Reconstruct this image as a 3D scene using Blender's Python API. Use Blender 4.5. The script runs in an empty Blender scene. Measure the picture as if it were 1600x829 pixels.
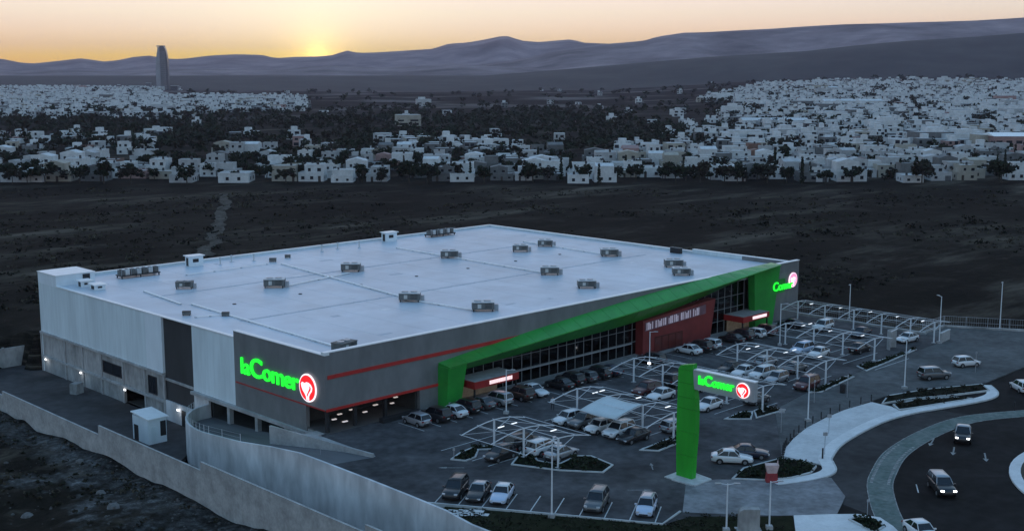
import bpy, bmesh, math, random
from mathutils import Vector, Matrix, noise

sc = bpy.context.scene
R = math.radians
rnd = random.Random(7)

# ------------------------------------------------------------------ camera
# world frame: origin at the near corner of the supermarket, +x along its front, +y along its left side
CAM = (-81.38, -113.33, 42.0)
cam = bpy.data.cameras.new('camera')
cam_o = bpy.data.objects.new('camera', cam)
sc.collection.objects.link(cam_o)
sc.camera = cam_o
cam_o.location = CAM
cam_o.rotation_euler = (R(80.943), 0, R(-44.63))
cam.sensor_width = 36
cam.lens = 42.84
cam.clip_start = 0.5
cam.clip_end = 60000

# ------------------------------------------------------------------ sky
SUN_AZ = 54.3            # degrees counter-clockwise from +x, just behind the far ridge
SUN_EL = 0.35
world = bpy.data.worlds.new('World')
sc.world = world
world.use_nodes = True
wn = world.node_tree.nodes
wl = world.node_tree.links
bg = wn['Background']
sky = wn.new('ShaderNodeTexSky')
sky.sky_type = 'NISHITA'
sky.sun_disc = False
sky.sun_elevation = R(SUN_EL)
sky.sun_rotation = R(90 - SUN_AZ)
sky.air_density = 1.0
sky.dust_density = 1.0
sky.ozone_density = 3.4
# soft shoulder on the whole sky, c/(1+kc), so the bright band over the sun pales as film does
SKY_K = 4.5
m1 = wn.new('ShaderNodeVectorMath'); m1.operation = 'SCALE'; m1.inputs['Scale'].default_value = SKY_K
m2 = wn.new('ShaderNodeVectorMath'); m2.operation = 'ADD'; m2.inputs[1].default_value = (1, 1, 1)
m3 = wn.new('ShaderNodeVectorMath'); m3.operation = 'DIVIDE'
wl.new(sky.outputs[0], m1.inputs[0])
wl.new(m1.outputs[0], m2.inputs[0])
wl.new(sky.outputs[0], m3.inputs[0])
wl.new(m2.outputs[0], m3.inputs[1])
SKY_GAIN = 20.4
m4 = wn.new('ShaderNodeVectorMath'); m4.operation = 'SCALE'; m4.inputs['Scale'].default_value = SKY_GAIN
wbal = wn.new('ShaderNodeVectorMath'); wbal.operation = 'MULTIPLY'; wbal.inputs[1].default_value = (1.08, 0.985, 1.0)
wl.new(m3.outputs[0], wbal.inputs[0])
wl.new(wbal.outputs[0], m4.inputs[0])
# the low band of evening sky leans to peach; a pale aureole stands where the sun has just gone behind the ridge
tcw = wn.new('ShaderNodeTexCoord')
sxyz = wn.new('ShaderNodeSeparateXYZ'); wl.new(tcw.outputs['Generated'], sxyz.inputs[0])
band = wn.new('ShaderNodeMapRange'); band.inputs[1].default_value = 0.0; band.inputs[2].default_value = 0.046
band.inputs[3].default_value = 1.0; band.inputs[4].default_value = 0.0
wl.new(sxyz.outputs[2], band.inputs[0])
pch = wn.new('ShaderNodeMix'); pch.data_type = 'RGBA'; pch.blend_type = 'MULTIPLY'
wl.new(band.outputs[0], pch.inputs[0]); wl.new(m4.outputs[0], pch.inputs[6]); pch.inputs[7].default_value = (0.98, 0.72, 1.14, 1)
sdir = wn.new('ShaderNodeVectorMath'); sdir.operation = 'DOT_PRODUCT'
sdir.inputs[1].default_value = (math.cos(R(SUN_AZ)) * math.cos(R(0.7)), math.sin(R(SUN_AZ)) * math.cos(R(0.7)), math.sin(R(0.62)))
wl.new(tcw.outputs['Generated'], sdir.inputs[0])
mx0 = wn.new('ShaderNodeMath'); mx0.operation = 'MAXIMUM'; mx0.inputs[1].default_value = 0.0; wl.new(sdir.outputs['Value'], mx0.inputs[0])
glows = pch.outputs[2]
for pw, col in ((320.0, (0.75, 0.66, 0.24)), (3500.0, (2.8, 1.95, 0.55)), (24000.0, (9.0, 5.0, 1.3))):
    pwn = wn.new('ShaderNodeMath'); pwn.operation = 'POWER'; pwn.inputs[1].default_value = pw; wl.new(mx0.outputs[0], pwn.inputs[0])
    gl_ = wn.new('ShaderNodeVectorMath'); gl_.operation = 'SCALE'; gl_.inputs[0].default_value = col; wl.new(pwn.outputs[0], gl_.inputs['Scale'])
    ad = wn.new('ShaderNodeVectorMath'); ad.operation = 'ADD'; wl.new(glows, ad.inputs[0]); wl.new(gl_.outputs[0], ad.inputs[1])
    glows = ad.outputs[0]
wl.new(glows, bg.inputs[0])
bg.inputs[1].default_value = 0.15

sun = bpy.data.lights.new('sun', 'SUN')
sun.energy = 0.6
sun.angle = R(0.6)
sun.color = (1.0, 0.62, 0.35)
sun_o = bpy.data.objects.new('sun', sun)
sc.collection.objects.link(sun_o)
sd = Vector((math.cos(R(SUN_AZ)) * math.cos(R(0.6)), math.sin(R(SUN_AZ)) * math.cos(R(0.6)), math.sin(R(0.6))))
sun_o.rotation_euler = sd.to_track_quat('Z', 'Y').to_euler()

sc.view_settings.view_transform = 'Standard'
sc.view_settings.look = 'None'
sc.view_settings.gamma = 1.0
sc.view_settings.exposure = 0.75
sc.cycles.use_denoising = True
sc.cycles.max_bounces = 6
sc.cycles.transparent_max_bounces = 12
sc.cycles.volume_bounces = 1
sc.cycles.sample_clamp_indirect = 4.0

# ------------------------------------------------------------------ helpers
COL = sc.collection
A = (0.7117, 0.7025)
B = (-0.7025, 0.7117)


def G(X, D, z=0.0):
    """metres right of / ahead of the drone -> world"""
    return (CAM[0] + X * A[0] + D * A[1], CAM[1] + X * B[0] + D * B[1], z)


def invG(x, y):
    dx, dy = x - CAM[0], y - CAM[1]
    return dx * A[0] + dy * B[0], dx * A[1] + dy * B[1]


def tag(o, label=None, cat=None, group=None, kind=None):
    if label: o['label'] = label
    if cat: o['category'] = cat
    if group: o['group'] = group
    if kind: o['kind'] = kind
    return o


def thing(name, label, cat, loc=(0, 0, 0), rz=0.0, group=None):
    o = bpy.data.objects.new(name, None)
    o.empty_display_size = 0.3
    COL.objects.link(o)
    o.location = loc
    o.rotation_euler = (0, 0, rz)
    return tag(o, label, cat, group)


def link(name, mesh, parent=None, loc=(0, 0, 0), rz=0.0):
    o = bpy.data.objects.new(name, mesh)
    COL.objects.link(o)
    o.parent = parent
    o.location = loc
    if rz: o.rotation_euler = (0, 0, rz)
    return o


def copy_tree(o, parent=None):
    c = o.copy()
    COL.objects.link(c)
    c.parent = parent
    for ch in KIDS.get(o.name, list(o.children)):
        copy_tree(ch, c)
    return c


KIDS = {}


def cache_kids(o):
    KIDS[o.name] = list(o.children)
    for ch in o.children: cache_kids(ch)


class MB:
    def __init__(s):
        s.v = []; s.f = []; s.mi = []; s.cur = 0

    def add(s, vs, fs):
        b = len(s.v)
        s.v += [tuple(p) for p in vs]
        s.f += [tuple(b + i for i in f) for f in fs]
        s.mi += [s.cur] * len(fs)
        return s

    def box(s, x0, x1, y0, y1, z0, z1):
        return s.add([(x0, y0, z0), (x1, y0, z0), (x1, y1, z0), (x0, y1, z0), (x0, y0, z1), (x1, y0, z1), (x1, y1, z1), (x0, y1, z1)],
                     [(0, 3, 2, 1), (4, 5, 6, 7), (0, 1, 5, 4), (1, 2, 6, 5), (2, 3, 7, 6), (3, 0, 4, 7)])

    def cbox(s, c, size, rz=0.0, tilt=0.0):
        hx, hy, hz = size[0] / 2, size[1] / 2, size[2] / 2
        ca, sa = math.cos(rz), math.sin(rz)
        vs = []
        for z in (-hz, hz):
            for x, y in ((-hx, -hy), (hx, -hy), (hx, hy), (-hx, hy)):
                vs.append((c[0] + x * ca - y * sa, c[1] + x * sa + y * ca, c[2] + z + tilt * x))
        return s.add(vs, [(0, 3, 2, 1), (4, 5, 6, 7), (0, 1, 5, 4), (1, 2, 6, 5), (2, 3, 7, 6), (3, 0, 4, 7)])

    def prism(s, poly, z0, z1):
        n = len(poly)
        vs = [(x, y, z0) for x, y in poly] + [(x, y, z1) for x, y in poly]
        fs = [tuple(range(n, 2 * n)), tuple(range(n - 1, -1, -1))]
        fs += [(i, (i + 1) % n, n + (i + 1) % n, n + i) for i in range(n)]
        return s.add(vs, fs)

    def sheet(s, poly, z):
        return s.add([(x, y, z) for x, y in poly], [tuple(range(len(poly)))])

    def tube(s, p0, p1, r0, r1=None, n=8):
        r1 = r0 if r1 is None else r1
        p0, p1 = Vector(p0), Vector(p1)
        d = (p1 - p0).normalized()
        a = d.orthogonal().normalized()
        b = d.cross(a)
        vs = []
        for p, r in ((p0, r0), (p1, r1)):
            for i in range(n):
                t = 2 * math.pi * i / n
                vs.append(p + (a * math.cos(t) + b * math.sin(t)) * r)
        fs = [(i, (i + 1) % n, n + (i + 1) % n, n + i) for i in range(n)]
        fs += [tuple(range(n - 1, -1, -1)), tuple(range(n, 2 * n))]
        return s.add(vs, fs)

    def beam(s, p0, p1, w, h):
        """rectangular bar; w across, h vertical-ish"""
        p0, p1 = Vector(p0), Vector(p1)
        d = (p1 - p0).normalized()
        side = d.cross(Vector((0, 0, 1)))
        side = Vector((1, 0, 0)) if side.length < 1e-4 else side.normalized()
        up = side.cross(d)
        vs = []
        for p in (p0, p1):
            for a, b in ((-1, -1), (1, -1), (1, 1), (-1, 1)):
                vs.append(p + side * (a * w / 2) + up * (b * h / 2))
        return s.add(vs, [(0, 3, 2, 1), (4, 5, 6, 7), (0, 1, 5, 4), (1, 2, 6, 5), (2, 3, 7, 6), (3, 0, 4, 7)])

    def loft(s, rings, cap=True, closed=True):
        n = len(rings[0])
        vs = [p for r in rings for p in r]
        fs = []
        for k in range(len(rings) - 1):
            for i in range(n if closed else n - 1):
                j = (i + 1) % n
                fs.append((k * n + i, k * n + j, (k + 1) * n + j, (k + 1) * n + i))
        if cap:
            fs += [tuple(range(n - 1, -1, -1)), tuple((len(rings) - 1) * n + i for i in range(n))]
        return s.add(vs, fs)

    def mesh(s, name, mats, smooth=False):
        m = bpy.data.meshes.new(name)
        m.from_pydata(s.v, [], s.f)
        if not isinstance(mats, (list, tuple)): mats = [mats]
        for k in mats: m.materials.append(k)
        if len(mats) > 1: m.polygons.foreach_set('material_index', s.mi)
        if smooth: m.polygons.foreach_set('use_smooth', [True] * len(m.polygons))
        m.update()
        return m

    def build(s, name, mats, parent=None, loc=(0, 0, 0), rz=0.0, smooth=False):
        return link(name, s.mesh(name, mats, smooth), parent, loc, rz)


def fix_normals(mesh):
    bm = bmesh.new(); bm.from_mesh(mesh)
    bmesh.ops.recalc_face_normals(bm, faces=bm.faces)
    bm.to_mesh(mesh); bm.free()


MATS = {}


def mat(name, col, rough=0.8, var=0.15, scale=0.5, col2=None, bump=0.0, bscale=20.0, metal=0.0, emit=None, estr=0.0,
        spec=0.4, stretch=None, detail=6.0, lo=0.35, hi=0.65, fine=None):
    if name in MATS: return MATS[name]
    m = bpy.data.materials.new(name)
    m.use_nodes = True
    nt = m.node_tree
    bs = nt.nodes['Principled BSDF']
    bs.inputs['Roughness'].default_value = rough
    bs.inputs['Metallic'].default_value = metal
    bs.inputs['Specular IOR Level'].default_value = spec
    bs.inputs['Base Color'].default_value = (*col, 1)
    tc = nt.nodes.new('ShaderNodeTexCoord')
    src = tc.outputs['Object']
    if stretch:
        mp = nt.nodes.new('ShaderNodeMapping')
        mp.inputs['Scale'].default_value = stretch
        nt.links.new(src, mp.inputs[0]); src = mp.outputs[0]
    if var or col2:
        nz = nt.nodes.new('ShaderNodeTexNoise')
        nz.inputs['Scale'].default_value = scale
        nz.inputs['Detail'].default_value = detail
        nz.inputs['Roughness'].default_value = 0.62
        nt.links.new(src, nz.inputs['Vector'])
        rp = nt.nodes.new('ShaderNodeValToRGB')
        rp.color_ramp.elements[0].position = lo
        rp.color_ramp.elements[1].position = hi
        c2 = col2 if col2 else tuple(min(1, c * (1 + var)) for c in col)
        c1 = col if col2 else tuple(c * (1 - var) for c in col)
        rp.color_ramp.elements[0].color = (*c1, 1)
        rp.color_ramp.elements[1].color = (*c2, 1)
        nt.links.new(nz.outputs[0], rp.inputs[0])
        outc = rp.outputs[0]
        if fine:
            n2 = nt.nodes.new('ShaderNodeTexNoise')
            n2.inputs['Scale'].default_value = fine[0]
            n2.inputs['Detail'].default_value = 4
            nt.links.new(src, n2.inputs['Vector'])
            r2 = nt.nodes.new('ShaderNodeMapRange')
            r2.inputs[1].default_value = 0.3; r2.inputs[2].default_value = 0.7
            r2.inputs[3].default_value = 1 - fine[1]; r2.inputs[4].default_value = 1 + fine[1]
            nt.links.new(n2.outputs[0], r2.inputs[0])
            vm = nt.nodes.new('ShaderNodeVectorMath'); vm.operation = 'SCALE'
            nt.links.new(outc, vm.inputs[0]); nt.links.new(r2.outputs[0], vm.inputs['Scale'])
            outc = vm.outputs[0]
        nt.links.new(outc, bs.inputs['Base Color'])
    if bump:
        n3 = nt.nodes.new('ShaderNodeTexNoise')
        n3.inputs['Scale'].default_value = bscale
        n3.inputs['Detail'].default_value = 5
        nt.links.new(src, n3.inputs['Vector'])
        bp = nt.nodes.new('ShaderNodeBump')
        bp.inputs['Strength'].default_value = bump
        bp.inputs['Distance'].default_value = 0.1
        nt.links.new(n3.outputs[0], bp.inputs['Height'])
        nt.links.new(bp.outputs[0], bs.inputs['Normal'])
    if emit:
        bs.inputs['Emission Color'].default_value = (*emit, 1)
        bs.inputs['Emission Strength'].default_value = estr
    MATS[name] = m
    return m


# ------------------------------------------------------------------ materials
M_asphalt = mat('asphalt_lot', (0.078, 0.074, 0.076), 0.9, 0.4, 0.14, spec=0.1, bump=0.15, bscale=8, fine=(0.9, 0.25))
M_street = mat('asphalt_street', (0.0165, 0.0152, 0.015), 0.9, 0.45, 0.09, spec=0.08, bump=0.1, bscale=8, fine=(0.8, 0.25))
M_lane = mat('asphalt_lane', (0.105, 0.105, 0.104), 0.9, 0.28, 0.12, spec=0.1, bump=0.1, bscale=8, fine=(0.9, 0.2))
M_conc = mat('concrete', (0.38, 0.375, 0.37), 0.85, 0.2, 0.35, bump=0.15, bscale=6, fine=(2.5, 0.1))
M_conc_dark = mat('concrete_stained', (0.34, 0.33, 0.32), 0.9, 0.35, 0.3, bump=0.2, bscale=5, stretch=(1, 1, 0.5), fine=(2.0, 0.15))
M_conc_wall = mat('retaining_concrete', (0.58, 0.575, 0.58), 0.85, 0.26, 0.25, bump=0.1, bscale=5, fine=(0.9, 0.12), stretch=(1, 1, 0.4))
M_kerb = mat('kerb_concrete', (0.50, 0.50, 0.49), 0.8, 0.15, 1.0)
M_pave = mat('pale_paving', (0.58, 0.575, 0.57), 0.75, 0.12, 0.3, fine=(2.0, 0.07))
M_walk = mat('sidewalk_concrete', (0.68, 0.67, 0.66), 0.75, 0.1, 0.4, fine=(2.0, 0.06))
M_bike = mat('worn_teal_lane', (0.055, 0.105, 0.095), 0.75, 0.3, 0.5, col2=(0.13, 0.165, 0.155), fine=(2.0, 0.2))
M_paint = mat('road_paint', (0.55, 0.55, 0.54), 0.8, 0.3, 2.0)
M_worn = mat('worn_road_paint', (0.13, 0.13, 0.128), 0.8, 0, 1.5, col2=(0.34, 0.34, 0.33))
M_panel = mat('pale_wall_panel', (0.70, 0.77, 0.79), 0.6, 0.10, 0.25, stretch=(1, 1, 0.12), fine=(1.6, 0.06))
M_panel_b = mat('pale_blue_wall_panel', (0.76, 0.81, 0.84), 0.6, 0.06, 0.15, stretch=(1, 1, 0.3), fine=(1.0, 0.04))
M_char = mat('charcoal_panel', (0.185, 0.185, 0.185), 0.45, 0.16, 0.25, stretch=(1, 1, 0.5), fine=(1.2, 0.06))
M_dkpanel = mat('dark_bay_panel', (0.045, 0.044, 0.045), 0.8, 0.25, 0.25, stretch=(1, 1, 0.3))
M_roof = mat('roof_membrane', (0.57, 0.61, 0.66), 0.42, 0.10, 0.045, fine=(0.22, 0.10), bump=0.06, bscale=0.5)
M_coping = mat('metal_coping', (0.86, 0.85, 0.84), 0.35, 0.05, 1.0)
M_green = mat('green_panel', (0.030, 0.30, 0.045), 0.30, 0.16, 0.2, fine=(1.5, 0.06))
M_green_p = mat('green_pylon_panel', (0.024, 0.36, 0.024), 0.5, 0.15, 0.3, stretch=(1, 1, 0.3), fine=(1.5, 0.06))
M_red = mat('red_cladding', (0.20, 0.030, 0.027), 0.5, 0.2, 0.4)
M_redaw = mat('red_awning', (0.34, 0.022, 0.020), 0.5, 0.15, 0.6)
M_redled = mat('red_led', (0.16, 0.018, 0.018), 0.5, 0.25, 0.6, emit=(1, 0.06, 0.05), estr=0.035)
M_white = mat('white_steel', (0.72, 0.73, 0.75), 0.4, 0.06, 2.0)
M_galv = mat('galvanised_steel', (0.42, 0.43, 0.45), 0.45, 0.15, 3.0, metal=0.4)
M_dark = mat('dark_trim', (0.022, 0.022, 0.024), 0.6, 0.2, 2.0)
M_rubber = mat('tyre_rubber', (0.015, 0.015, 0.016), 0.85, 0.2, 8.0)
M_rim = mat('wheel_alloy', (0.35, 0.35, 0.36), 0.35, 0.1, 6.0, metal=0.7)
M_carglass = mat('car_glass', (0.012, 0.014, 0.018), 0.08, 0, spec=0.6)
M_lens = mat('lamp_lens', (0.55, 0.56, 0.58), 0.15, 0)
M_headlit = mat('lit_headlamp', (0.9, 0.9, 0.9), 0.2, 0, emit=(0.95, 0.97, 1.0), estr=3.5)
M_tail = mat('tail_lens', (0.22, 0.012, 0.012), 0.2, 0)
M_plate = mat('number_plate', (0.6, 0.6, 0.58), 0.5, 0)
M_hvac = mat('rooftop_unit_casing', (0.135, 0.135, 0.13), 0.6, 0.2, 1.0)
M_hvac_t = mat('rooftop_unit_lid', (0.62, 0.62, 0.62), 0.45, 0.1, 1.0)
M_soil = mat('planting_soil', (0.008, 0.009, 0.006), 0.95, 0, 2.0, spec=0.05, col2=(0.016, 0.018, 0.010), bump=0.5, bscale=8)
M_grass = mat('dark_grass', (0.010, 0.013, 0.006), 0.95, 0, 0.5, spec=0.05, col2=(0.024, 0.026, 0.013), bump=0.4, bscale=10, fine=(4.0, 0.25))
M_leaf = mat('foliage', (0.010, 0.016, 0.008), 0.85, 0, 0.8, col2=(0.030, 0.038, 0.018), spec=0.15)
M_leaf2 = mat('foliage_olive', (0.016, 0.016, 0.010), 0.85, 0, 0.8, col2=(0.040, 0.038, 0.024), spec=0.15)
M_bark = mat('bark', (0.06, 0.05, 0.04), 0.9, 0.25, 3.0)
M_yard = mat('yard_slab', (0.055, 0.050, 0.050), 0.95, 0.45, 0.12, fine=(0.8, 0.2), bump=0.2, bscale=4)
M_ledw = mat('lit_white_lamp', (0.9, 0.9, 0.9), 0.4, 0, emit=(0.95, 0.97, 1.0), estr=2.0)
M_ledg = mat('lit_green_letter', (0.02, 0.5, 0.03), 0.4, 0, emit=(0.012, 0.75, 0.03), estr=1.0)
M_ledr = mat('lit_red_disc', (0.6, 0.02, 0.02), 0.4, 0, emit=(0.85, 0.015, 0.02), estr=0.75)
M_ledpk = mat('lit_white_disc', (0.8, 0.75, 0.78), 0.4, 0, emit=(0.9, 0.78, 0.82), estr=0.75)
M_sail = mat('pale_sail_fabric', (0.56, 0.62, 0.63), 0.8, 0.06, 0.6)
M_fence = mat('fence_steel', (0.30, 0.31, 0.33), 0.5, 0.15, 2.0)
M_tan = mat('warm_soffit', (0.34, 0.15, 0.10), 0.7, 0.1, 1.0)
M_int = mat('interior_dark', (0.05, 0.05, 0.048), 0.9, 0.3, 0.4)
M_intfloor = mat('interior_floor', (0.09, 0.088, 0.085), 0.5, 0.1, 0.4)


def glass_mat():
    m = bpy.data.materials.new('window_glass')
    m.use_nodes = True
    nt = m.node_tree
    nt.nodes.clear()
    out = nt.nodes.new('ShaderNodeOutputMaterial')
    mx = nt.nodes.new('ShaderNodeMixShader')
    fr = nt.nodes.new('ShaderNodeFresnel'); fr.inputs[0].default_value = 1.5
    tr = nt.nodes.new('ShaderNodeBsdfTransparent'); tr.inputs[0].default_value = (0.28, 0.30, 0.31, 1)
    gl = nt.nodes.new('ShaderNodeBsdfGlossy'); gl.inputs['Roughness'].default_value = 0.04
    nt.links.new(fr.outputs[0], mx.inputs[0])
    nt.links.new(tr.outputs[0], mx.inputs[1])
    nt.links.new(gl.outputs[0], mx.inputs[2])
    nt.links.new(mx.outputs[0], out.inputs[0])
    return m


M_glass = glass_mat()


def ordinal(n):
    w = ['first', 'second', 'third', 'fourth', 'fifth', 'sixth', 'seventh', 'eighth', 'ninth', 'tenth', 'eleventh', 'twelfth', 'thirteenth', 'fourteenth', 'fifteenth', 'sixteenth', 'seventeenth', 'eighteenth', 'nineteenth']
    if n < 19: return w[n]
    tens = ['twentieth', 'thirtieth', 'fortieth', 'fiftieth', 'sixtieth'][(n + 1) // 10 - 2]
    return tens if (n + 1) % 10 == 0 else ['twenty', 'thirty', 'forty', 'fifty', 'sixty'][(n + 1) // 10 - 2] + '-' + w[(n + 1) % 10 - 1]


def lerp_list(xs, ys, x):
    if x <= xs[0]: return ys[0]
    for i in range(len(xs) - 1):
        if x <= xs[i + 1]:
            t = (x - xs[i]) / (xs[i + 1] - xs[i])
            return ys[i] + (ys[i + 1] - ys[i]) * t
    return ys[-1]


def sstep(a, b, x):
    t = max(0, min(1, (x - a) / (b - a)))
    return t * t * (3 - 2 * t)


def in_poly(x, y, poly):
    c = False
    j = len(poly) - 1
    for i in range(len(poly)):
        xi, yi = poly[i]; xj, yj = poly[j]
        if (yi > y) != (yj > y) and x < (xj - xi) * (y - yi) / (yj - yi) + xi: c = not c
        j = i
    return c


def px_of(X, D, z=0.0):
    """where a point shows in the 1600 px photograph (only used to decide where the town is dense)"""
    p = R(9.057); zz = z - 42
    d = D * math.cos(p) - zz * math.sin(p)
    v = -(D * math.sin(p) + zz * math.cos(p))
    return 800 + 1904 * X / d, 414.5 + 1904 * v / d


# ------------------------------------------------------------------ terrain
SITE = [(-16, 84), (-16, -60), (10, -150), (176, -150), (151, -100), (125, -52), (115, -34), (109, -23), (101.4, -22), (101, -8), (101, 77.7), (-1, 77.7), (-1, 84), (-16, 84)]


def ground_h(x, y):
    X, D = invG(x, y)
    n = noise.noise((x * 0.012, y * 0.012, 3.1)) * 0.8 + noise.noise((x * 0.05, y * 0.05, 1.7)) * 0.35
    far = sstep(230, 420, D)
    left = 1 - sstep(-22, 6, x) if y > 84 else (1 - sstep(-15.9, -15.2, x))
    z_near = -0.45 + n * 0.5
    rub = noise.noise((x * 0.11, y * 0.11, 9.0)) * 0.7 + noise.noise((x * 0.31, y * 0.31, 4.0)) * 0.35 + abs(noise.noise((x * 0.07, y * 0.07, 2.0))) * 0.8
    z_left = -5.0 + rub + 1.0 * sstep(20, -40, y)
    z = z_near * (1 - left) + z_left * left
    z = z * (1 - far) + (-0.35 + n * 0.4) * far
    # the land on the right climbs gently behind the first streets, the far valley undulates
    u = X / max(D, 1)
    z += 26 * sstep(0.05, 0.30, u) * sstep(620, 2600, D)
    z += 10 * noise.noise((x * 0.0009, y * 0.0009, 5.0)) * sstep(900, 3000, D)
    return z


def build_ground():
    cx, cy = 25.0, -5.0
    rs = []
    r = 0.0
    while r < 175: rs.append(r); r += 2.2
    while r < 15000: rs.append(r); r *= 1.05
    rs.append(15000.0)
    n = 300
    vs = [(cx, cy, -9.0)]
    fs = []
    for k, r in enumerate(rs[1:]):
        for i in range(n):
            t = 2 * math.pi * i / n
            x, y = cx + r * math.cos(t), cy + r * math.sin(t)
            if abs(x + 16) < 1.25 and -70 < y < 90: x = -16.05
            if in_poly(x, y, SITE) and r < 330: z = -9.0
            else: z = ground_h(x, y)
            vs.append((x, y, z))
    for i in range(n): fs.append((0, 1 + i, 1 + (i + 1) % n))
    for k in range(len(rs) - 2):
        a = 1 + k * n; b = a + n
        for i in range(n):
            j = (i + 1) % n
            fs.append((a + i, b + i, b + j, a + j))
    m = bpy.data.materials.new('scrubland')
    m.use_nodes = True
    nt = m.node_tree; L = nt.links.new
    bs = nt.nodes['Principled BSDF']
    bs.inputs['Roughness'].default_value = 0.95
    bs.inputs['Specular IOR Level'].default_value = 0.03
    tc = nt.nodes.new('ShaderNodeTexCoord')

    def nz(scale, det=6, rough=0.6):
        q = nt.nodes.new('ShaderNodeTexNoise')
        q.inputs['Scale'].default_value = scale; q.inputs['Detail'].default_value = det; q.inputs['Roughness'].default_value = rough
        L(tc.outputs['Object'], q.inputs['Vector'])
        return q.outputs[0]

    def ramp(src, stops):
        q = nt.nodes.new('ShaderNodeValToRGB')
        e = q.color_ramp.elements
        while len(e) < len(stops): e.new(0.5)
        for k, (p, c) in enumerate(stops):
            e[k].position = p; e[k].color = (*c, 1)
        L(src, q.inputs[0])
        return q.outputs[0]

    def mix(fac, a, b):
        q = nt.nodes.new('ShaderNodeMix'); q.data_type = 'RGBA'
        if isinstance(fac, float): q.inputs[0].default_value = fac
        else: L(fac, q.inputs[0])
        L(a, q.inputs[6]); L(b, q.inputs[7])
        return q.outputs[2]
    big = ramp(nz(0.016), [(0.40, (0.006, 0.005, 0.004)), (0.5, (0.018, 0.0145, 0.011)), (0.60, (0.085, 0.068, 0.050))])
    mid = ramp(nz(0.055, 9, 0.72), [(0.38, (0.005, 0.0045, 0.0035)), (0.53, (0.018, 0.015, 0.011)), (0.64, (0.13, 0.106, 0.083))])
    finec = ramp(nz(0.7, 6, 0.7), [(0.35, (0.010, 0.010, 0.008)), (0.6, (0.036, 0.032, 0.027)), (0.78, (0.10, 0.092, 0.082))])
    base = mix(0.62, big, mid)
    base = mix(0.28, base, finec)
    strk = nt.nodes.new('ShaderNodeMapping'); strk.inputs['Rotation'].default_value = (0, 0, R(44.63)); strk.inputs['Scale'].default_value = (0.012, 0.05, 1)
    L(tc.outputs['Object'], strk.inputs[0])
    sn = nt.nodes.new('ShaderNodeTexNoise'); sn.inputs['Scale'].default_value = 1.0; sn.inputs['Detail'].default_value = 8; sn.inputs['Roughness'].default_value = 0.68
    L(strk.outputs[0], sn.inputs['Vector'])
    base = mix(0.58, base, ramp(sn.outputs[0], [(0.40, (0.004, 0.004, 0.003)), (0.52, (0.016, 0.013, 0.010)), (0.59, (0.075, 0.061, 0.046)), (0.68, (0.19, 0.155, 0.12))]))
    # pale rubble and lime dust on the vacant plot beside the boundary wall
    sep = nt.nodes.new('ShaderNodeSeparateXYZ'); L(tc.outputs['Object'], sep.inputs[0])
    mr = nt.nodes.new('ShaderNodeMapRange'); mr.inputs[1].default_value = -15; mr.inputs[2].default_value = -18
    mr.inputs[3].default_value = 0; mr.inputs[4].default_value = 1
    L(sep.outputs[0], mr.inputs[0])
    mr2 = nt.nodes.new('ShaderNodeMapRange'); mr2.inputs[1].default_value = 130; mr2.inputs[2].default_value = 70
    mr2.inputs[3].default_value = 0; mr2.inputs[4].default_value = 1
    L(sep.outputs[1], mr2.inputs[0])
    pale = nt.nodes.new('ShaderNodeMapRange'); pale.inputs[1].default_value = 0.50; pale.inputs[2].default_value = 0.62
    L(nz(0.12, 8, 0.65), pale.inputs[0])
    mm = nt.nodes.new('ShaderNodeMath'); mm.operation = 'MULTIPLY'; L(mr.outputs[0], mm.inputs[0]); L(mr2.outputs[0], mm.inputs[1])
    mm2 = nt.nodes.new('ShaderNodeMath'); mm2.operation = 'MULTIPLY'; L(mm.outputs[0], mm2.inputs[0]); L(pale.outputs[0], mm2.inputs[1])
    nearw = nt.nodes.new('ShaderNodeMapRange'); nearw.inputs[1].default_value = -22.5; nearw.inputs[2].default_value = -17.0
    L(sep.outputs[0], nearw.inputs[0])
    nwn = nt.nodes.new('ShaderNodeMapRange'); nwn.inputs[1].default_value = 0.36; nwn.inputs[2].default_value = 0.56
    L(nz(0.35, 8, 0.7), nwn.inputs[0])
    mmn = nt.nodes.new('ShaderNodeMath'); mmn.operation = 'MULTIPLY'; L(nearw.outputs[0], mmn.inputs[0]); L(nwn.outputs[0], mmn.inputs[1])
    mmx = nt.nodes.new('ShaderNodeMath'); mmx.operation = 'MAXIMUM'; L(mmn.outputs[0], mmx.inputs[0]); L(pale.outputs[0], mmx.inputs[1])
    L(mmx.outputs[0], mm2.inputs[1])
    dust = ramp(nz(0.9, 8, 0.75), [(0.32, (0.03, 0.028, 0.027)), (0.5, (0.10, 0.096, 0.093)), (0.7, (0.28, 0.275, 0.27))])
    base = mix(mm2.outputs[0], base, dust)
    # far valley: bands of dry grass and scrub
    vl = nt.nodes.new('ShaderNodeVectorMath'); vl.operation = 'LENGTH'; L(tc.outputs['Object'], vl.inputs[0])
    mr3 = nt.nodes.new('ShaderNodeMapRange'); mr3.inputs[1].default_value = 700; mr3.inputs[2].default_value = 1500
    L(vl.outputs['Value'], mr3.inputs[0])
    farc = ramp(nz(0.0055, 7, 0.62), [(0.40, (0.004, 0.004, 0.004)), (0.52, (0.016, 0.014, 0.013)), (0.62, (0.15, 0.125, 0.115))])
    base = mix(mr3.outputs[0], base, farc)
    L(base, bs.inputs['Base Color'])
    bp = nt.nodes.new('ShaderNodeBump'); bp.inputs['Strength'].default_value = 0.8; bp.inputs['Distance'].default_value = 0.5
    L(nz(0.5, 6, 0.7), bp.inputs['Height']); L(bp.outputs[0], bs.inputs['Normal'])
    mb = MB(); mb.v = vs; mb.f = fs
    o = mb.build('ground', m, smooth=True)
    tag(o, 'dark scrubland and vacant ground around the store', None, None, 'structure')


build_ground()

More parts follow.
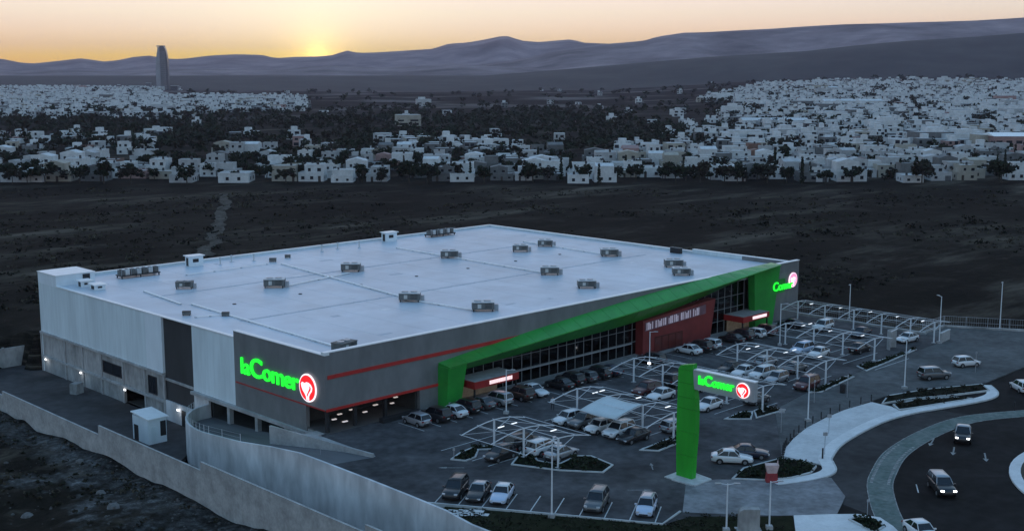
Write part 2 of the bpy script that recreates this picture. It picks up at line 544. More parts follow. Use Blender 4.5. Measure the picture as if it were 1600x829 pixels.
def smooth_line(pts, n=6):
    """Catmull-Rom through points"""
    out = []
    P = [Vector(p) for p in pts]
    for i in range(len(P) - 1):
        p0 = P[max(0, i - 1)]; p1 = P[i]; p2 = P[i + 1]; p3 = P[min(len(P) - 1, i + 2)]
        for k in range(n):
            t = k / n
            out.append(0.5 * ((2 * p1) + (p2 - p0) * t + (2 * p0 - 5 * p1 + 4 * p2 - p3) * t * t + (3 * p1 - p0 - 3 * p2 + p3) * t ** 3))
    out.append(P[-1])
    return [tuple(p) for p in out]


smooth_line_ = smooth_line
# dirt track on the field
TRACK = smooth_line_([(-99.5, 424.0), (-97.0, 408.0), (-91.0, 386.5), (-88.5, 368.0), (-84.5, 352.0), (-82.5, 340.0), (-79.0, 326.0), (-78.0, 314.0), (-74.0, 302.0), (-74.5, 292.0), (-71.0, 280.0)])
mb = MB()
pts = TRACK
for k, (X, D) in enumerate(pts):
    x, y, _ = G(X, D)
    wv = 0.85 + 0.9 * noise.noise((k * 0.37, 0, 0)); tx, ty = A[0] * 1.9 * wv, B[0] * 1.9 * wv
    for s in (-1, 1):
        px_, py_ = x + s * tx, y + s * ty
        mb.v.append((px_, py_, ground_h(px_, py_) + 0.16))
for k in range(len(pts) - 1):
    mb.f.append((2 * k, 2 * k + 1, 2 * k + 3, 2 * k + 2))
o = mb.build('dirt_path', mat('dirt_track', (0.040, 0.034, 0.028), 0.95, 0, 0.35, spec=0.03, col2=(0.13, 0.112, 0.095), fine=(2, 0.2)))
tag(o, 'pale dirt track crossing the dark field', kind='structure')


# hills ------------------------------------------------------------
RIDGE = [(-700, 80), (-300, 97), (0, 93), (20, 92), (50, 98), (70, 100), (110, 96), (145, 92), (180, 97), (200, 95), (225, 90), (250, 88), (275, 93), (300, 93),
         (340, 88), (380, 86), (420, 87), (440, 92), (470, 90), (510, 89), (530, 87), (548, 80), (565, 84), (600, 83), (680, 78), (705, 70),
         (730, 69), (755, 65), (790, 58), (815, 66), (840, 68), (890, 64), (910, 69), (960, 71), (1100, 76), (1300, 85), (2000, 95), (2600, 90)]
RIDGE2 = [(-800, 112), (560, 114), (700, 108), (820, 92), (880, 78), (940, 71), (1000, 66), (1020, 60), (1060, 54), (1100, 53), (1200, 48), (1300, 42), (1400, 39), (1500, 36), (1600, 30), (1900, 20), (2300, 40)]
RIDGE3 = [(-800, 118), (760, 118), (860, 110), (980, 100), (1100, 90), (1250, 81), (1320, 73), (1400, 66), (1500, 60), (1600, 52), (1900, 30), (2300, 40)]


def hill_range(name, ridge, d0, d1, d2, seed, material, label):
    """a belt of hills: rises from d0 to its crest near d1 and falls to d2"""
    cols = 260
    rows = 26
    mb = MB()
    us = [-0.80 + 1.6 * i / (cols - 1) for i in range(cols)]
    for j in range(rows + 1):
        t = j / rows
        D = d0 + (d2 - d0) * t
        for u in us:
            px = 800 + 1904 * u * 0.9876
            yr = lerp_list([p[0] for p in ridge], [p[1] for p in ridge], px)
            top = 42 + (111 - yr) / 1904 * d1 * 1.012
            if D <= d1:
                s = sstep(d0, d1, D) ** 1.15
            else:
                s = 1 - sstep(d1, d2, D)
            x, y, _ = G(u * D, D)
            gul = noise.noise((x * 0.0013, y * 0.0013, seed)) * 0.9 + noise.noise((x * 0.004, y * 0.004, seed)) * 0.4
            z = -6 + (top + 6) * s * (1 + gul * 0.9 * (1 - s)) + 4 * noise.noise((x * 0.012, y * 0.012, seed)) * s * (1 - s)
            mb.v.append((x, y, z))
    for j in range(rows):
        for i in range(cols - 1):
            a = j * cols + i
            mb.f.append((a, a + 1, a + cols + 1, a + cols))
    o = mb.build(name, material, smooth=True)
    tag(o, label, kind='structure')


M_hillA = mat('hill_scrub', (0.022, 0.018, 0.018), 0.95, 0, 0.0028, col2=(0.26, 0.185, 0.18), detail=10, bump=0.6, bscale=0.01, fine=(0.012, 0.25))
M_hillB = mat('hill_dark_scrub', (0.004, 0.004, 0.004), 0.95, 0, 0.006, detail=10, col2=(0.034, 0.029, 0.025), bump=0.6, bscale=0.01, fine=(0.02, 0.25))
RIDGE4 = [(-800, 118), (-100, 117), (0, 113), (110, 109), (200, 112), (300, 107), (420, 110), (520, 103), (600, 106), (700, 101), (800, 105), (900, 111), (1000, 117), (2300, 118)]
hill_range('hills', RIDGE4, 4300, 5600, 7000, 21.0, M_hillA, 'low middle ridge crossing the plain at the left')
hill_range('hills', RIDGE, 6500, 9500, 11500, 3.0, M_hillA, 'far ridge of hills under the sunset')
hill_range('hills', RIDGE2, 4600, 7000, 9000, 8.0, M_hillA, 'long blue tableland rising to the right')
hill_range('hills', RIDGE3, 2700, 3700, 5200, 14.0, M_hillB, 'dark slope in front of the tableland on the right')

# ------------------------------------------------------------------ site ground: streets, lot, yard
ST = [(-5.5, -150), (178, -150), (152, -100), (126, -52), (115.8, -34), (109.6, -22.6), (101, -22.6), (101, -27.4), (60, -27.4), (28, -44), (18, -50), (8.5, -50.5), (3.5, -55), (-5.5, -70)]
mb = MB(); mb.sheet(ST, -0.12)
tag(mb.build('street', M_street), 'dark asphalt street and roundabout', kind='structure')

LOT = [(-7.6, -9.0), (-1.35, -10.6), (-1.0, 0.4), (100.4, 0.4), (101.2, -8), (101.2, -27.3), (60, -28.6), (46.5, -30.8), (30.6, -42.3), (31.0, -46.0), (27.0, -48.5), (20.0, -54.0), (15.0, -52.0), (9.0, -46.2), (5.6, -45.6), (-6.6, -25.8), (-7.6, -22)]
mb = MB(); mb.sheet(LOT, 0.0)
lot = mb.build('parking_lot', M_asphalt)
tag(lot, 'asphalt customer parking lot', kind='structure')

LANE = [(46.5, -30.85), (60, -28.65), (101.2, -27.35), (101.4, -22.8), (109.2, -22.8), (115.2, -34), (119.5, -42), (92, -43.5), (78.2, -43.6), (70.5, -39.5), (62, -37.4), (47.8, -37.0), (37.7, -38.9), (34, -40.3), (30.7, -42.2)]
mb = MB(); mb.prism(LANE, -0.4, 0.003)
tag(mb.build('service_lane', M_lane), 'grey asphalt lane between the car park and the paved plaza', kind='structure')


def strip(line, w0, w1, z0, z1, mb=None):
    """prism strip along a polyline, offset w0..w1 to its left"""
    mb = mb or MB()
    n = len(line)
    L_, R_ = [], []
    for i in range(n):
        p = Vector(line[i]); a = Vector(line[max(0, i - 1)]); b = Vector(line[min(n - 1, i + 1)])
        d = (b - a).normalized()
        nn = Vector((-d.y, d.x))
        L_.append(p + nn * w0); R_.append(p + nn * w1)
    rings = []
    for l, r in zip(L_, R_):
        rings.append([(l.x, l.y, z0), (r.x, r.y, z0), (r.x, r.y, z1), (l.x, l.y, z1)])
    mb.loft(rings)
    return mb


# paved plaza and its curved sidewalk
CURB = smooth_line([(22.6, -46.9), (26.0, -48.4), (28.9, -49.0), (31.0, -48.6), (33.0, -47.1), (34.6, -46.0), (40.6, -44.1), (50.3, -43.1), (56.9, -43.7), (63.5, -45.7), (70.0, -47.5), (74.0, -47.2), (77.5, -44.6)])
PLAZA = [(31.2, -42.1), (34.1, -40.5), (37.7, -39.2), (42.3, -38.0), (47.8, -37.3), (52.6, -37.1), (58.4, -37.6), (58.2, -40.5), (57.0, -42.6)]
plz = PLAZA + [p for p in reversed(CURB) if 31.5 < p[0] < 56.5]
mb = MB(); mb.prism(plz, -0.4, 0.006)
plaza = mb.build('plaza', M_pave)
tag(plaza, 'pale paved pedestrian plaza inside the curve of the street', kind='structure')
mb = strip(CURB, 0.0, 1.35, -0.4, 0.03)
tag(mb.build('sidewalk', M_walk), 'pale curved sidewalk along the plaza and planted beds', kind='structure')
mb = strip(CURB, -0.18, 0.0, -0.4, 0.05)
tag(mb.build('kerb', M_kerb), 'concrete kerb of the curved sidewalk', kind='structure')

# forecourt band by the street entrance
mb = MB(); mb.prism([(16.4, -39.9), (19.5, -41.5), (24.2, -46.3), (28.5, -49.6), (24.5, -53.6), (19.5, -55.6), (15.0, -51.8), (9.3, -44.9)], -0.4, 0.006)
tag(mb.build('forecourt', mat('worn_forecourt', (0.24, 0.24, 0.25), 0.8, 0, 0.35, col2=(0.11, 0.11, 0.115), lo=0.4, hi=0.7, fine=(1.5, 0.2))), 'worn pale concrete apron at the street entrance', kind='structure')
mb = MB(); mb.prism([(16.2, -52.9), (19.2, -55.4), (20.9, -57.0), (21.6, -59.0), (20.4, -61.0), (16.0, -66.0), (8.0, -64.0), (12.9, -55.2)], -0.4, 0.02)
tag(mb.build('sidewalk', M_walk), 'pale sidewalk corner at the lower edge of the street', kind='structure')

# bicycle lane and roundabout
BIKE = smooth_line([(12.5, -72.0), (19.6, -62.0), (28.6, -55.2), (35.0, -52.2), (42.2, -50.0), (51.7, -49.1), (60.2, -49.8), (67.5, -53.4), (74.0, -57.5), (83.0, -60.5), (95.0, -61.5)])
mb = strip(BIKE, -1.25, 1.25, -0.118, -0.116)
tag(mb.build('bicycle_lane', M_bike), 'worn teal bicycle lane curving along the street', kind='structure')
mb = MB()
for s in (-1.32, 1.22): strip(BIKE, s, s + 0.1, -0.117, -0.112, mb)
tag(mb.build('lane_line', M_worn), 'thin white edge lines of the bicycle lane', kind='structure')
mb = MB()
for k in range(0, 40):
    i = min(len(BIKE) - 2, 14 + k // 2)
    if i >= 26: break
    p, q = Vector(BIKE[i]), Vector(BIKE[i + 1])
    d = (q - p).normalized(); nn = Vector((-d.y, d.x))
    for s in (-0.85, 0.85):
        c = p.lerp(q, 0.5 * (k % 2)) + nn * s
        mb.cbox((c.x, c.y, -0.112), (0.42, 0.30, 0.006), math.atan2(d.y, d.x))
tag(mb.build('crossing_marks', M_worn), 'white broken crossing marks on the bicycle lane', kind='structure')

IC, IR = (51.2, -78.2), 18.0
ring = [(IC[0] + IR * 1.0 * math.cos(2 * math.pi * i / 72), IC[1] + IR * math.sin(2 * math.pi * i / 72)) for i in range(72)]
ring_in = [(IC[0] + (IR - 1.15) * math.cos(2 * math.pi * i / 72), IC[1] + (IR - 1.15) * math.sin(2 * math.pi * i / 72)) for i in range(72)]
mb = MB()
for i in range(72):
    j = (i + 1) % 72
    mb.add([(*ring[i], -0.2), (*ring[j], -0.2), (*ring[j], 0.05), (*ring[i], 0.05), (*ring_in[i], 0.08), (*ring_in[j], 0.08)], [(0, 1, 2, 3), (3, 2, 5, 4)])
tag(mb.build('roundabout_kerb', M_walk), 'broad pale kerb ring of the roundabout island', kind='structure')
mb = MB(); mb.sheet(ring_in, 0.07)
tag(mb.build('roundabout_ground', mat('island_earth', (0.035, 0.036, 0.024), 0.95, 0, 0.3, col2=(0.07, 0.062, 0.045), bump=0.4, bscale=6)), 'dark earth of the roundabout island', kind='structure')


MARG = [tuple(Vector(BIKE[i]) + (Vector(BIKE[i + 1]) - Vector(BIKE[i - 1])).normalized().orthogonal() * 1.36) for i in range(8, len(BIKE) - 23)]
MARG += [p for p in reversed(CURB) if 24 < p[0] < 62]
mb = MB(); mb.sheet(MARG, -0.1165)
tag(mb.build('street_margin', mat('asphalt_margin', (0.050, 0.047, 0.047), 0.9, 0.3, 0.12, spec=0.08, fine=(0.8, 0.2))), 'paler worn asphalt between the sidewalk and the bicycle lane', kind='structure')

# road arrows and lines
def arrow(x, y, rz, s=1.0, z=0.006, label='white painted arrow', name='road_arrow', parent=None):
    mb = MB()
    mb.add([(-1.6 * s, -0.09 * s, 0), (0.5 * s, -0.09 * s, 0), (0.5 * s, 0.09 * s, 0), (-1.6 * s, 0.09 * s, 0)], [(0, 1, 2, 3)])
    mb.add([(0.5 * s, -0.32 * s, 0), (1.6 * s, 0, 0), (0.5 * s, 0.32 * s, 0)], [(0, 1, 2)])
    o = mb.build(name, M_worn, None, (x, y, z), rz)
    tag(o, label, kind='structure')
    return o


arrow(2.3, -19.2, R(135), 0.9, label='white arrow on the lot left of the first planted island')
arrow(18.0, -34.1, R(45), 0.7, label='white arrow on the lot left of the green pylon')
arrow(11.3, -38.0, R(-45), 0.8, label='white arrow on the lot near the front row of stalls')
arrow(48.0, -51.0, R(198), 1.0, -0.114, 'white arrow on the street beside the bicycle lane')
arrow(46.6, -54.3, R(203), 1.0, -0.114, 'white arrow on the street in the middle lane')
arrow(47.0, -57.8, R(208), 1.0, -0.114, 'white arrow on the street near the roundabout island')
mb = MB(); mb.cbox((32.1, -57.4, -0.114), (2.6, 0.12, 0.004), R(32))
tag(mb.build('lane_line', M_paint), 'short white lane dash left of the car with headlights', kind='structure')

# service yard below the left side of the store
mb = MB(); mb.prism([(-15.9, -40), (-7.7, -40), (-7.7, 12), (-7.9, 20), (0.1, 27), (0.1, 84), (-15.9, 84)], -6.6, -6.0)
tag(mb.build('service_yard', M_yard), 'sunken concrete service yard along the left side of the store', kind='structure')

# ramp
RY = [-10.5, -6, -2, 2, 6, 10, 14, 17, 20, 22.5, 24.5, 25.7]
RZ = [0.0, -0.25, -0.7, -1.2, -1.7, -2.2, -2.6, -2.85, -3.0, -3.1, -3.15, -3.2]


def ramp_left(y):
    if y <= 13: return -7.6
    t = min(1.0, (y - 13) / 13.0)
    return -7.6 * math.sqrt(max(0.0, 1 - t * t))


mb = MB()
NX = 7
for y, z in zip(RY, RZ):
    xl = ramp_left(y); xr = 0.2
    for i in range(NX):
        mb.v.append((xl + (xr - xl) * i / (NX - 1), y, z - (0.02 if y > -10 else 0.0)))
for k in range(len(RY) - 1):
    for i in range(NX - 1):
        a = k * NX + i
        mb.f.append((a, a + 1, a + NX + 1, a + NX))
tag(mb.build('ramp', mat('ramp_concrete', (0.16, 0.16, 0.165), 0.8, 0, 0.5, col2=(0.085, 0.085, 0.09), fine=(2, 0.15), stretch=(1, 0.25, 1))), 'curving vehicle ramp descending below the store', kind='structure')
mb = MB()
for s in (-5.9, -3.9):
    strip([(s, y) for y in (-9.5, 12)], -0.25, 0.25, 0, 0.01, mb)
for i, v in enumerate(mb.v):
    mb.v[i] = (v[0], v[1], v[2] + lerp_list(RY, RZ, v[1]) + 0.0)

# concrete pavement along the front of the store
mb = MB(); mb.prism([(14.3, 0.95), (92, 0.95), (92, -1.9), (14.3, -1.9)], -0.3, 0.13)
tag(mb.build('pavement', mat('storefront_pavement', (0.22, 0.22, 0.22), 0.8, 0.15, 0.5, fine=(2, 0.1))), 'raised concrete pavement along the shop front', kind='structure')

# ------------------------------------------------------------------ boundary walls
bw = thing('boundary_wall', 'stepped grey block wall dividing the yard from the vacant plot', 'wall', (-16.0, 20, -6))
segs = [(84, 54, -2.6), (54, 25, -2.0), (25, 1, -0.8), (1, -28, 0.2), (-28, -62, 1.0)]
for y0, y1, zt in segs:
    n = max(1, round((y0 - y1) / 4.2))
    for k in range(n):
        a = y0 - (y0 - y1) * k / n; b = y0 - (y0 - y1) * (k + 1) / n
        j = rnd.uniform(-0.012, 0.012)
        m_ = MB().box(-0.1 + j, 0.1 + j, b - 20 + 0.004, a - 20 - 0.004, -1.2, zt + 6 - 0.06)
        m_.build('wall_panel', mat('rough_block_wall', (0.38, 0.365, 0.35), 0.95, 0.2, 0.5, fine=(3.0, 0.12), bump=0.3, bscale=6), bw)
    MB().box(-0.13, 0.13, y1 - 20 + 0.02, y0 - 20 - 0.02, zt + 6 - 0.055, zt + 6).build('coping', MATS['rough_block_wall'], bw)
ew = thing('yard_end_wall', 'grey concrete wall closing the far end of the service yard', 'wall', (-8, 83.8, -6))
for k in range(4):
    MB().box(-7.8 + 4 * k + 0.01, -3.8 + 4 * k - 0.01, -0.15, 0.15, -0.6, 3.2).build('wall_panel', M_conc_dark, ew)
for k in range(5):
    MB().box(-8.0 + 4 * k, -7.7 + 4 * k, -0.2, 0.2, -0.6, 3.35).build('pier', M_conc_dark, ew)

# ramp retaining wall, curved at its far end
TOPY = [-33, -29, -16, -6, 0, 6, 15, 20, 26]
TOPZ = [0.55, 0.8, 0.95, 0.95, 0.35, -0.45, -1.15, -1.4, -1.5]
path = [(-8.6, -60.0), (-8.4, -45), (-8.3, -34)] + [(-7.9, y) for y in (-30, -24, -18, -12, -6, 0, 6, 10)]
for k in range(0, 19):
    t = k / 18 * math.pi / 2
    path.append((-7.9 * math.cos(t), 13 + 13.2 * math.sin(t)))
rw = thing('retaining_wall', 'smooth grey concrete retaining wall curving round the ramp', 'wall', (-7.9, 0, -6))
seg_breaks = list(range(0, len(path) - 1, 2))
for s in seg_breaks:
    sub = path[s:s + 3]
    if len(sub) < 2: continue
    m_ = MB()
    rings = []
    for i, (x, y) in enumerate(sub):
        a = path[max(0, s + i - 1)]; b = path[min(len(path) - 1, s + i + 1)]
        d = (Vector(b) - Vector(a)).normalized(); nn = Vector((-d.y, d.x))
        zt = lerp_list(TOPY, TOPZ, y) + 6
        l = Vector((x + 7.9, y)) + nn * 0.14; r = Vector((x + 7.9, y)) - nn * 0.14
        e = 0.008 if i == 0 else (-0.008 if i == len(sub) - 1 else 0)
        l += d * e; r += d * e
        rings.append([(l.x, l.y, -0.6), (r.x, r.y, -0.6), (r.x, r.y, zt), (l.x, l.y, zt)])
    m_.loft(rings)
    o = m_.build('wall_section', M_conc_wall, rw, smooth=False)
# railing on the curved part of the ramp wall
rl = thing('ramp_railing', 'thin metal railing standing on the curved end of the ramp wall', 'railing', (-7.9, 10, -1))
for k in range(9, len(path) - 4):
    x, y = path[k]
    zt = lerp_list(TOPY, TOPZ, y)
    MB().tube((x + 7.9, y - 10, zt + 1 - 0.02), (x + 7.9, y - 10, zt + 1.95), 0.03, n=5).build('post', M_white, rl)
    x2, y2 = path[k + 1]; z2 = lerp_list(TOPY, TOPZ, y2)
    if k < len(path) - 5:
        for h in (0.45, 0.9):
            MB().tube((x + 7.9, y - 10, zt + 1 + h), (x2 + 7.9, y2 - 10, z2 + 1 + h), 0.018, n=4).build('rail', M_galv, rl)
# low inner wall of the ramp
m_ = MB(); m_.prism([(-3.55, 6.6), (-1.55, -10.6), (-1.3, -10.6), (-3.25, 6.6)], -3.2, 0.42)
tag(m_.build('ramp_parapet', M_conc), 'low pale parapet between the ramp and the store', 'wall')
m_ = MB(); m_.prism([(-2.65, 2.0), (-1.28, -10.5), (-0.98, -10.4), (-0.9, 0.35), (0.3, 0.4), (0.3, 2.0)], -0.5, 0.04)
tag(m_.build('walkway_slab', M_conc), 'concrete walkway slab at the near corner of the store', kind='structure')
m_ = strip([(-6.9, -20), (-6.9, -9), (-6.7, 0)], -0.3, 0.3, 0, 0.02)
for i, v in enumerate(m_.v):
    m_.v[i] = (v[0], v[1], v[2] + max(lerp_list(RY, RZ, v[1]), -3.2) + 0.006)
tag(m_.build('ramp_edge_line', M_paint), 'pale painted edge line running down the ramp', kind='structure')

# ------------------------------------------------------------------ the supermarket
store = thing('supermarket', 'large supermarket with pale flat roof, charcoal walls and green canopy', 'store', (0, 0, 0))


def part(mb, name, m, parent=None, smooth=False, label=None):
    o = mb.build(name, m, parent or store, smooth=smooth)
    if label: o['label'] = label
    return o


ZR = 8.62      # roof deck
roof = part(MB().box(0.42, 99.6, 0.42, 77.1, ZR - 0.5, ZR), 'roof', M_roof)
# membrane laps: thin raised welts across the deck
for k in range(1, 15):
    x = 0.42 + 99.2 * k / 15 + rnd.uniform(-0.2, 0.2)
    part(MB().box(x - 0.05, x + 0.05, 0.5, 77.0, ZR, ZR + 0.012), 'membrane_lap', M_roof, roof)
M_patch = [mat('membrane_patch_a', (0.46, 0.50, 0.55), 0.5, 0.08, 0.5), mat('membrane_patch_b', (0.66, 0.69, 0.72), 0.4, 0.06, 0.5)]
for k in range(26):
    x, y = rnd.uniform(3, 95), rnd.uniform(3, 74); w, d = rnd.uniform(.5, 2.6), rnd.uniform(.4, 1.6)
    part(MB().box(x, x + w, y, y + d, ZR, ZR + 0.016), 'membrane_patch', M_patch[k % 2], roof)
for k in range(8):
    part(MB().tube((12 + 11.5 * k, 38.6, ZR), (12 + 11.5 * k, 38.6, ZR + 0.09), 0.28, n=10), 'drain', M_dark, roof)
for y in (27.5, 52.0):
    for k in range(36):
        part(MB().box(6 + 2.4 * k, 8.2 + 2.4 * k, y - 0.3, y + 0.3, ZR, ZR + 0.03), 'walkway_pad', M_patch[0], roof)
# left side wall: pale upper panels over a stained concrete base
edges = [19.4, 24.6, 30.0]
for a, b in zip(edges, edges[1:]):
    part(MB().box(0.0, 0.4, a + 0.015, b - 0.015, -0.35, 8.5), 'wall_panel', M_panel)
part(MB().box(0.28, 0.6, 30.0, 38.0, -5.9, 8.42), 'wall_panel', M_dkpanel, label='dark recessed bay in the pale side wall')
part(MB().box(-0.06, 0.4, 38.015, 42.6, 0.6, 8.55), 'wall_panel', M_panel_b)
ys = [42.6, 48.5, 54.4, 60.3, 66.2, 71.9, 77.5]
for a, b in zip(ys, ys[1:]):
    part(MB().box(0.0, 0.4, a + 0.012, b - 0.012, 0.6, 8.5), 'wall_panel', M_panel)
part(MB().box(-0.25, 0.4, 38.0, 77.55, 0.28, 0.6), 'ledge', M_conc)
# base wall with its pilasters, windows and dock
ys = [38.0, 43.5, 50.0, 56.8, 63.0, 69.0, 77.5]
for a, b in zip(ys, ys[1:]):
    if (a, b) == (43.5, 50.0):
        part(MB().box(0.05, 0.4, a, b, -3.7, 0.28), 'base_wall', M_conc_dark)        # lintel over the dock opening
    else:
        part(MB().box(0.05, 0.4, a, b, -6.0, 0.28), 'base_wall', M_conc_dark)
for y in ys:
    part(MB().box(-0.12, 0.05, y - 0.18, y + 0.18, -6.0, 0.28), 'pilaster', M_conc)
part(MB().box(-0.22, 0.05, 38.2, 77.4, -3.62, -3.3), 'ledge', M_conc)
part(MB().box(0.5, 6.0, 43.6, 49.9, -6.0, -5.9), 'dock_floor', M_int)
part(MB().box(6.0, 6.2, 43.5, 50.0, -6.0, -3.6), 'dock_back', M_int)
for (a, b, z0, z1) in ((50.6, 56.2, -2.35, -0.75), (40.2, 42.4, -2.9, -0.5)):
    w_ = part(MB().box(-0.01, 0.06, a, b, z0, z1), 'window', M_carglass)
    fr = MB()
    fr.box(-0.06, 0.06, a - 0.1, a, z0 - 0.1, z1 + 0.1).box(-0.06, 0.06, b, b + 0.1, z0 - 0.1, z1 + 0.1)
    fr.box(-0.06, 0.06, a, b, z1, z1 + 0.1).box(-0.06, 0.06, a, b, z0 - 0.1, z0)
    fr.box(-0.04, 0.05, (a + b) / 2 - 0.04, (a + b) / 2 + 0.04, z0, z1)
    part(fr, 'frame', M_dark, w_)
for y in (75.8, 63.4, 49.2, 34.0):
    lampm = part(MB().box(-0.34, -0.22, y - 0.22, y + 0.22, -3.95, -3.72), 'wall_lamp', M_ledw)
    pl = bpy.data.lights.new('wall_lamp_light', 'POINT'); pl.energy = 6; pl.color = (0.9, 0.95, 1.0); pl.shadow_soft_size = 0.15
    po = bpy.data.objects.new('wall_lamp_light', pl); COL.objects.link(po); po.parent = lampm; po.location = (-0.75, y, -4.1)
part(MB().box(0.0, 0.3, 26.2, 38.0, -6.0, -3.2), 'base_wall', M_conc_wall)
part(MB().box(0.0, 0.28, 26.2, 30.0, -3.2, -0.35), 'base_wall', M_conc_wall)
part(MB().box(-0.06, 0.0, 32.4, 33.5, -6.0, -3.8), 'service_door', M_dark)
# slab edge beam over the ramp entrance
part(MB().box(-0.55, 0.4, 2.0, 30.0, -0.75, -0.35), 'slab_beam', M_conc)
for y in (8.0, 14.5, 21.0):
    part(MB().box(-0.3, 0.3, y - 0.3, y + 0.3, -3.3, -0.75), 'column', M_conc)
base = MB()
base.box(0.4, 24, 2.0, 26, -3.5, -3.25).box(24, 24.3, 2, 26, -3.4, -0.5).box(0.4, 24, 25.8, 26.1, -3.4, -0.5).box(0.4, 24, 1.7, 2.0, -3.4, -0.5)
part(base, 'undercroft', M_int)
part(MB().box(0.1, 100.2, 0.45, 77.3, -0.36, -0.04), 'floor_slab', M_conc_dark)
# charcoal corner box, left face
part(MB().box(-0.12, 0.4, 3.9, 19.4, -0.35, 9.45), 'wall_panel', M_char)
part(MB().box(-0.12, 0.4, -0.12, 3.9, 2.9, 9.45), 'wall_panel', M_char)
# front wall, charcoal, above the corner recess and along the whole front
part(MB().box(0.4, 14.2, -0.12, 0.4, 2.9, 9.72), 'wall_panel', M_char)
part(MB().box(14.2, 17.3, -0.12, 0.4, 0.0, 9.72), 'wall_panel', M_char)
RA = [17.3, 20, 28, 36, 43, 50, 57, 65, 74, 84, 91.5]
RT = [5.7, 6.0, 6.75, 7.45, 8.0, 8.5, 9.0, 9.45, 9.85, 10.15, 10.3]
RM = [5.15, 5.3, 5.75, 6.2, 6.6, 7.0, 7.4, 7.9, 8.5, 9.35, 9.9]
RB = [3.9, 4.0, 4.3, 4.6, 4.8, 5.0, 5.35, 5.95, 7.1, 8.6, 9.2]
xs = [17.3 + (92 - 17.3) * k / 18 for k in range(19)]
for a, b in zip(xs, xs[1:]):
    za, zb = lerp_list(RA, RB, a) + 0.15, lerp_list(RA, RB, b) + 0.15
    m_ = MB()
    vs = [(a, -0.12, za), (b, -0.12, zb), (b, -0.12, 9.72), (a, -0.12, 9.72), (a, 0.4, za), (b, 0.4, zb), (b, 0.4, 9.72), (a, 0.4, 9.72)]
    m_.add(vs, [(0, 1, 2, 3), (7, 6, 5, 4), (0, 4, 5, 1), (3, 2, 6, 7), (0, 3, 7, 4), (1, 5, 6, 2)])
    part(m_, 'wall_panel', M_char)
part(MB().box(92, 100.12, -0.12, 0.4, 0.0, 9.72), 'wall_panel', M_char)
# red light lines
part(MB().box(0.2, 52, -0.2, -0.12, 6.6, 7.05), 'red_light_line', M_redled)
part(MB().box(-0.1, 17.2, -0.2, -0.12, 2.72, 3.05), 'red_light_line', M_redled)
part(MB().box(-0.17, -0.12, 0.0, 19.2, 2.8, 2.94), 'red_light_line', M_redled)
# right and back walls
for k in range(7):
    y0 = 0.4 + 77.1 * k / 7; y1 = 0.4 + 77.1 * (k + 1) / 7
    part(MB().box(99.7, 100.12, y0 + 0.01, y1 - 0.01, 0.0, 9.3 if k < 2 else 8.95), 'wall_panel', M_char if k == 0 else M_panel)
for k in range(9):
    x0 = 100.0 * k / 9; x1 = 100.0 * (k + 1) / 9
    part(MB().box(x0 + 0.01, x1 - 0.01, 77.1, 77.5, -6 if k == 0 else -0.5, 8.95), 'wall_panel', M_panel)
# copings
part(MB().box(-0.2, 0.5, -0.2, 19.45, 9.45, 9.55), 'coping', M_coping)
part(MB().box(0.5, 100.2, -0.2, 0.5, 9.72, 9.84), 'coping', M_coping)
part(MB().box(-0.2, 0.5, -0.2, 0.5, 9.552, 9.84), 'coping', M_coping)
part(MB().box(-0.1, 0.5, 19.45, 71.0, 8.55, 8.68), 'coping', M_coping)
part(MB().box(6.5, 100.2, 77.0, 77.6, 8.95, 9.05), 'coping', M_coping)
part(MB().box(99.6, 100.25, 22.4, 77.0, 8.95, 9.05), 'coping', M_coping)
part(MB().box(99.6, 100.25, 0.5, 22.4, 9.3, 9.42), 'coping', M_coping)
# stair tower on the far left corner
tw = part(MB().box(0.0, 6.4, 70.9, 77.52, 8.5, 10.25), 'stair_tower', M_panel_b)
part(MB().box(-0.1, 6.5, 70.8, 77.6, 10.25, 10.36), 'coping', M_coping, tw)
part(MB().box(4.4, 5.6, 70.84, 70.9, 8.62, 10.1), 'door', M_dark, tw)
# corner recess: glazed back, floor, lamps
part(MB().box(0.0, 14.2, -0.1, 6.0, -0.03, 0.05), 'recess_floor', M_intfloor)
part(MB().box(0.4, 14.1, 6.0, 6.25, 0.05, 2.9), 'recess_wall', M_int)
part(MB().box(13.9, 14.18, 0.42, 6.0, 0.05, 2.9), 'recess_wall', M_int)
part(MB().box(0.42, 13.9, 0.42, 6.0, 2.72, 2.88), 'recess_ceiling', M_tan)
for x, y in ((0.5, 0.5), (4.6, 0.6), (9.2, 0.6)):
    part(MB().box(x - 0.2, x + 0.2, y - 0.2, y + 0.2, 0.05, 2.9), 'column', M_dark)
for (x, y, z, s) in ((2.0, 1.2, 1.15, .9), (3.7, 2.4, 1.2, .9), (3.2, 0.7, .75, 1.1), (5.9, 3.0, 1.2, .8), (6.9, 1.6, 1.0, .9), (9.0, 2.2, 1.35, 1.0), (10.6, 3.6, 1.5, 1.5), (11.3, 1.8, 1.2, .8), (12.7, 2.8, 1.5, .9), (9.6, 4.9, 1.75, .8)):
    l_ = part(MB().box(x - 0.32 * s, x + 0.32 * s, y - 0.14, y + 0.14, z, z + 0.1), 'hanging_lamp', mat('lit_pendant', (0.9, 0.9, 0.9), 0.4, 0, emit=(1.0, 0.86, 0.80), estr=0.26))
    part(MB().box(x - 0.012, x + 0.012, y - 0.012, y + 0.012, z + 0.1, 2.72), 'cord', M_dark, l_)
# low planter counter in the recess
part(MB().box(7.5, 13.6, -1.2, -0.4, -0.02, 0.55), 'planter', M_dark)

